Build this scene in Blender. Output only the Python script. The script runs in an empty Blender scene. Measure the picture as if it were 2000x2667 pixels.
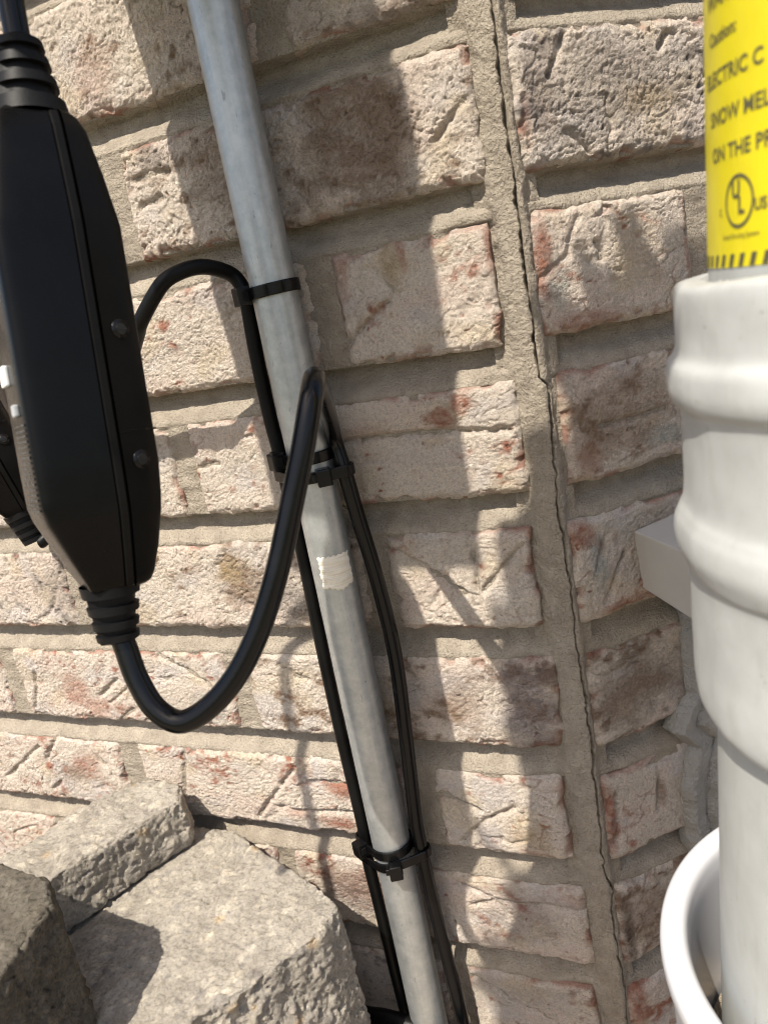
import bpy, bmesh, math
import numpy as np
from mathutils import Vector, Matrix

# ------------------------------------------------------------------ camera, sky, sun, exposure
S = bpy.context.scene
COL = S.collection
CAM_C = np.array([0.085742, -0.379244, -0.114145])
CAM_R = np.array([0.9079955, 0.3783647, -0.1799562])
CAM_U = np.array([0.0563114, 0.3154078, 0.9472840])
CAM_F = np.array([-0.4151785, 0.8702632, -0.2650826])
cam = bpy.data.cameras.new('camera')
cam.sensor_fit = 'HORIZONTAL'; cam.sensor_width = 36.0; cam.lens = 37.372
cam.clip_start = 0.01; cam.clip_end = 500.0
cam.dof.use_dof = True; cam.dof.focus_distance = 0.415; cam.dof.aperture_fstop = 20.0
camo = bpy.data.objects.new('camera', cam); COL.objects.link(camo)
m = Matrix.Identity(4)
for i in range(3):
    m[i][0] = CAM_R[i]; m[i][1] = CAM_U[i]; m[i][2] = -CAM_F[i]; m[i][3] = CAM_C[i]
camo.matrix_world = m
S.camera = camo

SUN = Vector((-0.13, -1.0, 1.55)).normalized()          # towards the sun
world = bpy.data.worlds.new('World'); S.world = world; world.use_nodes = True
wn = world.node_tree.nodes; wl = world.node_tree.links
sky = wn.new('ShaderNodeTexSky'); sky.sky_type = 'NISHITA'; sky.sun_disc = False; sky.dust_density = 3.0; sky.ozone_density = 0.6
sky.sun_elevation = math.asin(SUN.z); sky.sun_rotation = math.atan2(SUN.x, SUN.y)
bg = wn['Background']; bg.inputs['Strength'].default_value = 0.138
wl.new(sky.outputs['Color'], bg.inputs['Color'])
sl = bpy.data.lights.new('sun', 'SUN'); sl.energy = 5.0; sl.angle = math.radians(0.53); sl.color = (1.0, 0.93, 0.82)
so = bpy.data.objects.new('sun', sl); COL.objects.link(so)
so.rotation_euler = SUN.to_track_quat('Z', 'Y').to_euler()
so.location = (-0.5, -4, 6)
S.view_settings.view_transform = 'Standard'; S.view_settings.look = 'None'
S.view_settings.exposure = 0.64
S.cycles.use_denoising = True; S.cycles.filter_width = 1.0
S.cycles.use_adaptive_sampling = False
S.cycles.max_bounces = 5; S.cycles.diffuse_bounces = 3; S.cycles.caustics_reflective = False; S.cycles.caustics_refractive = False; S.view_settings.gamma = 1.0
S.view_settings.use_curve_mapping = False

# ------------------------------------------------------------------ noise
_rng = np.random.RandomState(7)
_perm = _rng.permutation(256); _perm = np.concatenate([_perm, _perm, _perm])
_g = _rng.normal(size=(256, 3)); _g /= np.linalg.norm(_g, axis=1)[:, None]
def perlin(P, seed=0):
    P = np.asarray(P, float) + seed * 17.37
    I = np.floor(P).astype(int); Fr = P - I; I &= 255
    w = Fr * Fr * Fr * (Fr * (Fr * 6 - 15) + 10)
    out = np.zeros(len(P))
    for dx in (0, 1):
        wx = w[:, 0] if dx else 1 - w[:, 0]
        a = _perm[(I[:, 0] + dx) & 255]
        for dy in (0, 1):
            wy = w[:, 1] if dy else 1 - w[:, 1]
            b = _perm[a + ((I[:, 1] + dy) & 255)]
            for dz in (0, 1):
                wz = w[:, 2] if dz else 1 - w[:, 2]
                gr = _g[_perm[b + ((I[:, 2] + dz) & 255)]]
                d = Fr - np.array([dx, dy, dz])
                out += wx * wy * wz * np.einsum('ij,ij->i', gr, d)
    return out * 1.6
def noise2(u, v, su, sv, seed=0):
    return perlin(np.c_[u / su, v / sv, np.full(len(u), 0.37)], seed)
def fbm2(u, v, su, sv, octs=3, seed=0):
    s = np.zeros(len(u)); a = 1.0
    for k in range(octs):
        s += a * noise2(u, v, su, sv, seed + k * 3.1); su *= 0.5; sv *= 0.5; a *= 0.5
    return s
def fbm3(P, sc, octs=3, seed=0):
    s = np.zeros(len(P)); a = 1.0
    for k in range(octs):
        s += a * perlin(P / sc, seed + k * 2.7); sc *= 0.5; a *= 0.5
    return s
def cells3(P, seed=0):
    """distance to the nearest and second nearest feature point, and the nearest cell's random value"""
    I = np.floor(P).astype(int); F1 = np.full(len(P), 9.0); F2 = np.full(len(P), 9.0); V = np.zeros(len(P))
    for dx in (-1, 0, 1):
        for dy in (-1, 0, 1):
            for dz in (-1, 0, 1):
                J = (I + (dx, dy, dz)) & 255
                h = _perm[_perm[_perm[(J[:, 0] + seed) & 255] + J[:, 1]] + J[:, 2]]
                q = I + np.array([dx, dy, dz]) + 0.5 + 0.42 * _g[h]
                d = np.linalg.norm(P - q, axis=1)
                near = d < F1
                F2 = np.where(near, F1, np.minimum(F2, d)); V = np.where(near, h / 255.0, V); F1 = np.where(near, d, F1)
    return F1, F2, V
def sstep(a, b, x):
    t = np.clip((x - a) / (b - a), 0, 1); return t * t * (3 - 2 * t)

# ------------------------------------------------------------------ mesh helpers
def link(o, parent=None):
    COL.objects.link(o)
    if parent is not None: o.parent = parent
    return o
def mesh_obj(name, V, Fc, mat, parent=None, smooth=True, origin=None, col=None):
    V = np.asarray(V, float)
    me = bpy.data.meshes.new(name)
    if origin is not None: V = V - np.asarray(origin)
    me.from_pydata(V.tolist(), [], Fc if isinstance(Fc, list) else Fc.tolist()); me.update()
    if smooth: me.polygons.foreach_set('use_smooth', np.ones(len(me.polygons), bool))
    if col is not None:
        at = me.color_attributes.new('Col', 'FLOAT_COLOR', 'POINT')
        at.data.foreach_set('color', np.c_[col, np.ones(len(col))].ravel().astype(np.float32))
    if mat is not None: me.materials.append(mat)
    o = bpy.data.objects.new(name, me)
    if origin is not None: o.location = origin
    return link(o, parent)
def tag(o, label, cat, group=None):
    o['label'] = label; o['category'] = cat
    if group: o['group'] = group
    return o
def empty(name, loc=(0, 0, 0)):
    o = bpy.data.objects.new(name, None); o.empty_display_size = 0.02; o.location = loc
    return link(o)
def grid_faces(nu, nv, off=0):
    i, j = np.meshgrid(np.arange(nu - 1), np.arange(nv - 1), indexing='ij')
    a = (i * nv + j).ravel() + off
    return np.c_[a, a + nv, a + nv + 1, a + 1]
def catmull(P, per=8):
    P = np.asarray(P, float); Q = np.vstack([2 * P[0] - P[1], P, 2 * P[-1] - P[-2]]); out = []
    for i in range(1, len(Q) - 2):
        for t in np.linspace(0, 1, per, endpoint=False):
            a, b, c, d = Q[i - 1], Q[i], Q[i + 1], Q[i + 2]
            out.append(0.5 * ((2 * b) + (-a + c) * t + (2 * a - 5 * b + 4 * c - d) * t * t + (-a + 3 * b - 3 * c + d) * t ** 3))
    out.append(P[-1]); return np.array(out)
def sweep(path, ring, closed=False):
    """sweep a 2D ring (n,2) along a path with parallel transport; returns verts, faces"""
    P = np.asarray(path, float); n = len(P); k = len(ring)
    T = np.gradient(P, axis=0) if not closed else np.roll(P, -1, 0) - np.roll(P, 1, 0)
    T /= np.linalg.norm(T, axis=1)[:, None]
    a = np.cross(T[0], [0.3, 0.2, 0.9]); a /= np.linalg.norm(a); V = []
    for i in range(n):
        a = a - T[i] * (a @ T[i]); a /= np.linalg.norm(a); b = np.cross(T[i], a)
        V.append(P[i] + ring[:, :1] * a + ring[:, 1:] * b)
    V = np.vstack(V); Fc = []
    for i in range(n - 1):
        for j in range(k):
            Fc.append((i * k + j, i * k + (j + 1) % k, (i + 1) * k + (j + 1) % k, (i + 1) * k + j))
    Fc.append(tuple(range(k - 1, -1, -1))); Fc.append(tuple((n - 1) * k + j for j in range(k)))
    return V, Fc
def circle(r, n=18):
    t = np.linspace(0, 2 * np.pi, n, endpoint=False); return np.c_[r * np.cos(t), r * np.sin(t)]
def tube(name, P, r, mat, parent=None, per=8, n=18):
    V, Fc = sweep(catmull(P, per), circle(r, n)); return mesh_obj(name, V, Fc, mat, parent)
def lathe(name, prof, axis, mat, parent=None, n=96, ang=None):
    """prof: (r, z); axis(z) -> xy centre"""
    V = []; t = np.linspace(0, 2 * np.pi, n, endpoint=False)
    for r, z in prof:
        c = axis(z); V.append(np.c_[c[0] + r * np.cos(t), c[1] + r * np.sin(t), np.full(n, z)])
    V = np.vstack(V); Fc = []
    for i in range(len(prof) - 1):
        for j in range(n):
            Fc.append((i * n + j, (i + 1) * n + j, (i + 1) * n + (j + 1) % n, i * n + (j + 1) % n))
    return mesh_obj(name, V, Fc, mat, parent)
def bm_obj(name, bm, mat, parent=None, smooth=False):
    me = bpy.data.meshes.new(name); bm.to_mesh(me); bm.free()
    if smooth: me.polygons.foreach_set('use_smooth', np.ones(len(me.polygons), bool))
    me.materials.append(mat); return link(bpy.data.objects.new(name, me), parent)
def bevel_all(bm, w, seg=2):
    bmesh.ops.bevel(bm, geom=bm.edges[:], offset=w, segments=seg, affect='EDGES', profile=0.6, clamp_overlap=True)
def box_bm(size, M=Matrix.Identity(4), bev=0.0, seg=2):
    bm = bmesh.new(); bmesh.ops.create_cube(bm, size=1.0)
    bmesh.ops.scale(bm, vec=size, verts=bm.verts)
    if bev: bevel_all(bm, bev, seg)
    bmesh.ops.transform(bm, matrix=M, verts=bm.verts); return bm
def bm_join(dst, src):
    me = bpy.data.meshes.new('tmp'); src.to_mesh(me); src.free(); dst.from_mesh(me); bpy.data.meshes.remove(me)
def frame(o, x, y, z):
    M = Matrix.Identity(4)
    for i in range(3): M[i][0] = x[i]; M[i][1] = y[i]; M[i][2] = z[i]; M[i][3] = o[i]
    return M

# ------------------------------------------------------------------ materials
def new_mat(name):
    mt = bpy.data.materials.new(name); mt.use_nodes = True
    return mt, mt.node_tree.nodes, mt.node_tree.links, mt.node_tree.nodes['Principled BSDF']
def tex_noise(N, Lk, scale, detail=4, rough=0.6, co=None, dist=0.0):
    n = N.new('ShaderNodeTexNoise'); n.inputs['Scale'].default_value = scale; n.inputs['Detail'].default_value = detail
    n.inputs['Roughness'].default_value = rough; n.inputs['Distortion'].default_value = dist
    if co is not None: Lk.new(co, n.inputs['Vector'])
    return n
def ramp(N, Lk, fac, stops):
    r = N.new('ShaderNodeValToRGB'); e = r.color_ramp.elements
    while len(e) < len(stops): e.new(0.5)
    for el, (p, c) in zip(e, stops):
        el.position = p; el.color = (*c, 1) if len(c) == 3 else c
    Lk.new(fac, r.inputs['Fac']); return r
def mixc(N, Lk, fac, a, b, mode='MIX'):
    x = N.new('ShaderNodeMix'); x.data_type = 'RGBA'; x.blend_type = mode; x.clamp_factor = True
    for sock, v in ((x.inputs[0], fac), (x.inputs[6], a), (x.inputs[7], b)):
        if hasattr(v, 'links') or isinstance(v, bpy.types.NodeSocket): Lk.new(v, sock)
        elif isinstance(v, (int, float)): sock.default_value = v
        else: sock.default_value = (*v, 1)
    return x.outputs[2]
def bump(N, Lk, height, strength, dist, prev=None):
    b = N.new('ShaderNodeBump'); b.inputs['Strength'].default_value = strength; b.inputs['Distance'].default_value = dist
    Lk.new(height, b.inputs['Height'])
    if prev is not None: Lk.new(prev, b.inputs['Normal'])
    return b.outputs['Normal']
def geo_pos(N):
    return N.new('ShaderNodeNewGeometry').outputs['Position']

def mat_masonry(name, grain, speck, bump_s):
    mt, N, Lk, P = new_mat(name); co = geo_pos(N)
    at = N.new('ShaderNodeAttribute'); at.attribute_name = 'Col'
    n1 = tex_noise(N, Lk, 560, 5, 0.75, co); n2 = tex_noise(N, Lk, 1700, 3, 0.75, co)
    r1 = ramp(N, Lk, n1.outputs['Fac'], [(0.30, (1 - grain,) * 3), (0.50, (1, 1, 1)), (0.70, (1 + grain * 0.5,) * 3)])
    c = mixc(N, Lk, 1.0, at.outputs['Color'], r1.outputs['Color'], 'MULTIPLY')
    r2 = ramp(N, Lk, n2.outputs['Fac'], [(0.31, (1 - speck,) * 3), (0.43, (1, 1, 1)), (0.72, (1 + speck * 0.4,) * 3)])
    c = mixc(N, Lk, 1.0, c, r2.outputs['Color'], 'MULTIPLY')
    Lk.new(c, P.inputs['Base Color']); P.inputs['Roughness'].default_value = 0.93
    P.inputs['Specular IOR Level'].default_value = 0.2
    vo = N.new('ShaderNodeTexVoronoi'); vo.feature = 'DISTANCE_TO_EDGE'; vo.inputs['Scale'].default_value = 260
    nw = tex_noise(N, Lk, 300, 2, 0.5, co)
    vm = N.new('ShaderNodeVectorMath'); vm.operation = 'MULTIPLY_ADD'
    Lk.new(nw.outputs['Color'], vm.inputs[0]); vm.inputs[1].default_value = (0.004,) * 3; Lk.new(co, vm.inputs[2])
    Lk.new(vm.outputs[0], vo.inputs['Vector'])
    cr = ramp(N, Lk, vo.outputs['Distance'], [(0.0, (0, 0, 0)), (0.10, (1, 1, 1))])
    b = bump(N, Lk, cr.outputs['Color'], 0.16 * bump_s, 0.0008)
    b = bump(N, Lk, n1.outputs['Fac'], 0.66 * bump_s, 0.0030, b)
    b = bump(N, Lk, n2.outputs['Fac'], 0.66 * bump_s, 0.0013, b)
    Lk.new(b, P.inputs['Normal']); return mt
M_BRICK = mat_masonry('whitewashed_brick', 0.30, 0.50, 1.5)

mt, N, Lk, P = new_mat('sandy_mortar'); co = geo_pos(N)
n1 = tex_noise(N, Lk, 90, 4, 0.6, co); n2 = tex_noise(N, Lk, 1300, 3, 0.8, co); n3 = tex_noise(N, Lk, 700, 2, 0.5, co)
c1 = ramp(N, Lk, n1.outputs['Fac'], [(0.3, (0.315, 0.270, 0.214)), (0.7, (0.445, 0.388, 0.312))])
c2 = ramp(N, Lk, n2.outputs['Fac'], [(0.30, (0.36, 0.33, 0.29)), (0.44, (1, 1, 1)), (0.66, (1, 1, 1)), (0.78, (1.35, 1.33, 1.28))])
Lk.new(mixc(N, Lk, 1.0, c1.outputs['Color'], c2.outputs['Color'], 'MULTIPLY'), P.inputs['Base Color'])
P.inputs['Roughness'].default_value = 0.95; P.inputs['Specular IOR Level'].default_value = 0.15
b = bump(N, Lk, n2.outputs['Fac'], 1.0, 0.0013); b = bump(N, Lk, n3.outputs['Fac'], 0.9, 0.0018, b); Lk.new(b, P.inputs['Normal'])
M_MORTAR = mt

def mat_concrete(name, lo, hi, dark):
    mt, N, Lk, P = new_mat(name); co = geo_pos(N)
    at = N.new('ShaderNodeAttribute'); at.attribute_name = 'Col'
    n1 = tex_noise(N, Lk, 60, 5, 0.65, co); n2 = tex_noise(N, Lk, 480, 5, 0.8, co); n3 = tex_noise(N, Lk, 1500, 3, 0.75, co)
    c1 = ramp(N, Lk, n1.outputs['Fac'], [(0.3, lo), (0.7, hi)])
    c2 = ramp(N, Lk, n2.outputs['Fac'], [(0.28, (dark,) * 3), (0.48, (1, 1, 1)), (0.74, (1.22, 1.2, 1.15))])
    c = mixc(N, Lk, 1.0, c1.outputs['Color'], c2.outputs['Color'], 'MULTIPLY')
    c = mixc(N, Lk, 1.0, c, at.outputs['Color'], 'MULTIPLY')
    Lk.new(c, P.inputs['Base Color']); P.inputs['Roughness'].default_value = 0.92; P.inputs['Specular IOR Level'].default_value = 0.2
    b = bump(N, Lk, n2.outputs['Fac'], 1.0, 0.0034); b = bump(N, Lk, n3.outputs['Fac'], 0.9, 0.0012, b); Lk.new(b, P.inputs['Normal'])
    return mt
M_STONE = mat_concrete('split_concrete', (0.39, 0.350, 0.295), (0.60, 0.548, 0.470), 0.58)
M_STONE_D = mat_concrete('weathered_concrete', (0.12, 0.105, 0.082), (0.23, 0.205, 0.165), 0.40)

def mat_plain(name, col, rough, spec=0.5, metal=0.0, nscale=0, nstr=0.0, ndist=0.0005, var=0.0):
    mt, N, Lk, P = new_mat(name); P.inputs['Base Color'].default_value = (*col, 1); P.inputs['Roughness'].default_value = rough
    P.inputs['Specular IOR Level'].default_value = spec; P.inputs['Metallic'].default_value = metal
    co = geo_pos(N)
    nb = tex_noise(N, Lk, 55, 5, 0.65, co)
    r = ramp(N, Lk, nb.outputs['Fac'], [(0.3, tuple(c * (1 - var) for c in col)), (0.7, tuple(min(1, c * (1 + var)) for c in col))])
    Lk.new(r.outputs['Color'], P.inputs['Base Color'])
    rr = N.new('ShaderNodeMapRange'); rr.inputs[3].default_value = max(0.03, rough - 0.07); rr.inputs[4].default_value = rough + 0.09
    Lk.new(nb.outputs['Fac'], rr.inputs[0]); Lk.new(rr.outputs[0], P.inputs['Roughness'])
    if nscale:
        n = tex_noise(N, Lk, nscale, 3, 0.6, co); Lk.new(bump(N, Lk, n.outputs['Fac'], nstr, ndist), P.inputs['Normal'])
    return mt
M_CABLE = mat_plain('black_cable_jacket', (0.0028, 0.0028, 0.0034), 0.24, 0.26, nscale=350, nstr=0.12, var=0.3)
M_CABLE2 = mat_plain('dull_black_cable', (0.0038, 0.0038, 0.0038), 0.40, 0.16, nscale=500, nstr=0.25, var=0.4)
M_TIE = mat_plain('black_nylon', (0.003, 0.003, 0.0034), 0.25, 0.25, nscale=300, nstr=0.1, var=0.2)
M_SHELL = mat_plain('black_moulded_plastic', (0.0024, 0.0024, 0.0026), 0.27, 0.13, nscale=1500, nstr=0.10, ndist=0.0002, var=0.15)
M_SHELL_B = mat_plain('black_grained_plastic', (0.0040, 0.0037, 0.0034), 0.40, 0.12, nscale=1500, nstr=0.14, ndist=0.0002, var=0.2)
M_RUBBER = mat_plain('black_rubber', (0.0055, 0.0055, 0.006), 0.5, 0.16, nscale=700, nstr=0.1, var=0.3)
M_PVC = mat_plain('white_pvc', (0.36, 0.367, 0.36), 0.46, 0.4, nscale=70, nstr=0.12, ndist=0.002, var=0.09)
M_PVC_PIPE = mat_plain('pale_grey_pvc', (0.355, 0.363, 0.35), 0.46, 0.4, nscale=60, nstr=0.08, ndist=0.001, var=0.08)
for mt in (M_PVC, M_PVC_PIPE):
    N, Lk = mt.node_tree.nodes, mt.node_tree.links; P = N['Principled BSDF']; co = geo_pos(N)
    src = P.inputs['Base Color'].links[0].from_socket
    mp = N.new('ShaderNodeMapping'); mp.inputs['Scale'].default_value = (160, 160, 34); Lk.new(co, mp.inputs['Vector'])
    n1 = tex_noise(N, Lk, 1.0, 5, 0.65, mp.outputs[0], 0.4); n2 = tex_noise(N, Lk, 260, 4, 0.7, co)
    r1 = ramp(N, Lk, n1.outputs['Fac'], [(0.52, (1, 1, 1)), (0.76, (0.90, 0.89, 0.865))])
    r2 = ramp(N, Lk, n2.outputs['Fac'], [(0.66, (1, 1, 1)), (0.74, (0.60, 0.57, 0.50))])
    c = mixc(N, Lk, 1.0, src, r1.outputs['Color'], 'MULTIPLY'); c = mixc(N, Lk, 1.0, c, r2.outputs['Color'], 'MULTIPLY'); Lk.new(c, P.inputs['Base Color'])
M_HUB = mat_plain('bright_white_pvc', (0.54, 0.54, 0.555), 0.22, 0.5, nscale=30, nstr=0.05, ndist=0.001, var=0.02)
M_WHITE = mat_plain('white_plastic', (0.75, 0.75, 0.74), 0.4, var=0.02)
M_PRINT = mat_plain('white_print', (0.07, 0.07, 0.066), 0.6, var=0.1)
M_SCREW = mat_plain('zinc_screw', (0.5, 0.5, 0.5), 0.3, 0.5, metal=1.0)
M_SCREW_D = mat_plain('dark_screw', (0.05, 0.05, 0.05), 0.3, 0.5, metal=0.8)
M_SILL = mat_plain('grey_trim_paint', (0.40, 0.378, 0.34), 0.55, 0.4, nscale=260, nstr=0.12, ndist=0.0006, var=0.04)
M_CAULK = mat_plain('grey_painted_stucco', (0.275, 0.262, 0.236), 0.7, 0.3, nscale=420, nstr=1.0, ndist=0.0022, var=0.14)
M_YELLOW = mat_plain('yellow_vinyl', (0.62, 0.53, 0.010), 0.30, 0.5, nscale=40, nstr=0.25, ndist=0.002, var=0.05)
M_RED = mat_plain('red_vinyl', (0.55, 0.05, 0.04), 0.35, 0.5, var=0.03)
M_INK = mat_plain('black_ink', (0.085, 0.078, 0.04), 0.4, 0.4)
M_BOXGREY = mat_plain('grey_enclosure_plastic', (0.34, 0.35, 0.36), 0.45, var=0.03)

# tape with paint-brush streaks
mt, N, Lk, P = new_mat('cream_tape'); co = geo_pos(N)
mp = N.new('ShaderNodeMapping'); mp.inputs['Scale'].default_value = (60, 60, 1400); Lk.new(co, mp.inputs['Vector'])
n1 = tex_noise(N, Lk, 1.0, 3, 0.6, mp.outputs[0]); n2 = tex_noise(N, Lk, 420, 3, 0.6, co)
c1 = ramp(N, Lk, n1.outputs['Fac'], [(0.3, (0.60, 0.53, 0.42)), (0.6, (0.74, 0.68, 0.57))])
c2 = ramp(N, Lk, n2.outputs['Fac'], [(0.69, (0, 0, 0)), (0.74, (1, 1, 1))])
Lk.new(mixc(N, Lk, c2.outputs['Color'], c1.outputs['Color'], (0.25, 0.17, 0.10)), P.inputs['Base Color'])
P.inputs['Roughness'].default_value = 0.8
Lk.new(bump(N, Lk, n1.outputs['Fac'], 0.6, 0.0006), P.inputs['Normal']); M_TAPE = mt

# galvanised conduit: zinc with lengthwise streaks, scuffs and dull blotches
mt, N, Lk, P = new_mat('galvanised_steel'); co = geo_pos(N)
mp = N.new('ShaderNodeMapping'); mp.inputs['Scale'].default_value = (520, 520, 9); Lk.new(co, mp.inputs['Vector'])
ns = tex_noise(N, Lk, 1.0, 4, 0.6, mp.outputs[0]); nb = tex_noise(N, Lk, 130, 5, 0.7, co)
mp2 = N.new('ShaderNodeMapping'); mp2.inputs['Scale'].default_value = (620, 620, 210); Lk.new(co, mp2.inputs['Vector'])
nd = tex_noise(N, Lk, 1.0, 3, 0.55, mp2.outputs[0], 0.6)
c1 = ramp(N, Lk, nb.outputs['Fac'], [(0.3, (0.36, 0.38, 0.385)), (0.7, (0.52, 0.53, 0.52))])
c2 = ramp(N, Lk, ns.outputs['Fac'], [(0.25, (0.90,) * 3), (0.6, (1.0,) * 3)])
c = mixc(N, Lk, 1.0, c1.outputs['Color'], c2.outputs['Color'], 'MULTIPLY')
dk = ramp(N, Lk, nd.outputs['Fac'], [(0.66, (0, 0, 0)), (0.72, (1, 1, 1))])
dkm = N.new('ShaderNodeMath'); dkm.operation = 'MULTIPLY'; dkm.inputs[1].default_value = 0.6; Lk.new(dk.outputs['Color'], dkm.inputs[0])
c = mixc(N, Lk, dkm.outputs[0], c, (0.20, 0.20, 0.21))
Lk.new(c, P.inputs['Base Color']); P.inputs['Metallic'].default_value = 0.72
rr = N.new('ShaderNodeMapRange'); rr.inputs[3].default_value = 0.36; rr.inputs[4].default_value = 0.56
Lk.new(nb.outputs['Fac'], rr.inputs[0]); Lk.new(rr.outputs[0], P.inputs['Roughness'])
b = bump(N, Lk, ns.outputs['Fac'], 0.12, 0.0003); b = bump(N, Lk, nd.outputs['Fac'], 0.15, 0.0003, b); Lk.new(b, P.inputs['Normal'])
M_EMT = mt

mt, N, Lk, P = new_mat('garden_soil'); co = geo_pos(N)
n1 = tex_noise(N, Lk, 3, 8, 0.7, co); n2 = tex_noise(N, Lk, 160, 5, 0.7, co)
c1 = ramp(N, Lk, n1.outputs['Fac'], [(0.3, (0.30, 0.235, 0.165)), (0.7, (0.50, 0.42, 0.32))])
c2 = ramp(N, Lk, n2.outputs['Fac'], [(0.3, (0.5,) * 3), (0.6, (1.1,) * 3)])
Lk.new(mixc(N, Lk, 1.0, c1.outputs['Color'], c2.outputs['Color'], 'MULTIPLY'), P.inputs['Base Color'])
P.inputs['Roughness'].default_value = 0.95; Lk.new(bump(N, Lk, n2.outputs['Fac'], 1.0, 0.006), P.inputs['Normal']); M_SOIL = mt

# ------------------------------------------------------------------ ground
GZ = -0.60
g = bmesh.new(); bmesh.ops.create_grid(g, x_segments=4, y_segments=4, size=60)
bmesh.ops.translate(g, vec=(0, 0, GZ), verts=g.verts)
gnd = bm_obj('ground', g, M_SOIL); gnd['kind'] = 'structure'

lw = bmesh.new(); bmesh.ops.create_grid(lw, x_segments=2, y_segments=2, size=0.5)
bmesh.ops.scale(lw, vec=(100, 55, 1), verts=lw.verts); bmesh.ops.translate(lw, vec=(0, -29.2, GZ + 0.004), verts=lw.verts)
lawn = bm_obj('lawn', lw, mat_plain('mown_grass', (0.055, 0.085, 0.028), 0.8, 0.3, nscale=30, nstr=1.0, ndist=0.02, var=0.4)); lawn['kind'] = 'structure'

# ------------------------------------------------------------------ the two brick walls
Q = math.sqrt(0.5)
WALLS = {'L': (np.array([1.0, 0, 0]), np.array([0, -1.0, 0])), 'R': (np.array([Q, Q, 0]), np.array([Q, -Q, 0]))}
def wall_pt(w, u, z, h):
    du, n = WALLS[w]
    return (u[:, None] * du + h[:, None] * n + z[:, None] * np.array([0, 0, 1.0])) * 0.001
PITCH = 75.0; BH = 57.0
CLAY = {'red': (0.40, 0.185, 0.125), 'brown': (0.30, 0.205, 0.140), 'dark': (0.115, 0.085, 0.065), 'grey': (0.26, 0.225, 0.20),
        'purple': (0.20, 0.155, 0.150), 'ochre': (0.46, 0.335, 0.185), 'wash': (0.76, 0.66, 0.555), 'pale': (0.60, 0.56, 0.52), 'green': (0.42, 0.43, 0.385)}
GROOVES = {
 'L2_0': [[[-102.7, -141.1], [-70.8, -120.2]]],
 'L4_0': [[[-97.4, -250.1], [-76.4, -262.6], [-56.8, -279.7]], [[-52.2, -284.1], [-21.2, -252.2]], [[-48.3, -244.8], [-49.1, -284.2]]],
 'L5_1': [[[-280.1, -320.3], [-243.9, -345.1]], [[-323.9, -340.3], [-348.0, -356.8]], [[-318.7, -365.5], [-330.2, -372.9]], [[-401.9, -337.6], [-414.0, -367.8]]],
 'L6_1': [[[-192.2, -399.2], [-233.1, -443.8]], [[-184.7, -410.1], [-156.2, -411.8]], [[-214.4, -431.9], [-155.2, -431.9]], [[-283.3, -396.3], [-298.7, -450.6]]],
 'L6_2': [[[-423.8, -401.7], [-473.0, -435.2]], [[-374.7, -400.4], [-351.3, -422.4]], [[-407.2, -396.8], [-419.8, -413.8]], [[-410.4, -430.9], [-421.0, -439.1]]],
 'L6_0': [[[-93.9, -411.3], [-69.4, -419.1]], [[-49.8, -416.8], [-68.2, -426.8], [-83.8, -443.4]]],
 'L7_0': [[[-84.0, -490.7], [-70.0, -485.3], [-61.8, -493.6]], [[-93.0, -478.0], [-64.2, -485.7], [-14.3, -482.0]], [[-104.4, -501.6], [-94.2, -515.8]]],
 'L8_0': [[[-103.2, -547.7], [-46.7, -574.7]], [[-64.4, -537.3], [-45.2, -544.6]], [[-37.6, -552.6], [-18.1, -546.6]]],
 'L1_0': [[[-206.2, -34.3], [-182.8, -34.7]], [[-206.2, -48.6], [-189.5, -46.1]], [[-34.5, -53.5], [-18.8, -40.4]]],
 'L3_0': [[[-117.5, -188.9], [-81.6, -189.0], [-18.0, -189.9]], [[-209.4, -194.9], [-195.9, -194.6]]],
 'L5_0': [[[-187.7, -326.5], [-170.2, -337.2]]],
 'R1_0': [[[34.1, -20.5], [29.7, -27.6], [24.5, -36.5]], [[30.3, -60.7], [41.8, -69.9]], [[90.1, -24.7], [85.4, -30.3]]],
 'R4_0': [[[25.9, -255.1], [19.4, -271.1]], [[36.3, -268.4], [21.3, -292.7]]],
 'R6_0': [[[43.5, -406.5], [41.2, -427.3]], [[14.7, -404.7], [9.2, -441.0]], [[38.3, -398.9], [56.5, -398.9]]],
 'R3_0': [[[30.7, -198.4], [71.3, -198.2]]],
 'R2_0': [[[39.5, -110.7], [41.0, -119.4]]]}
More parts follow.
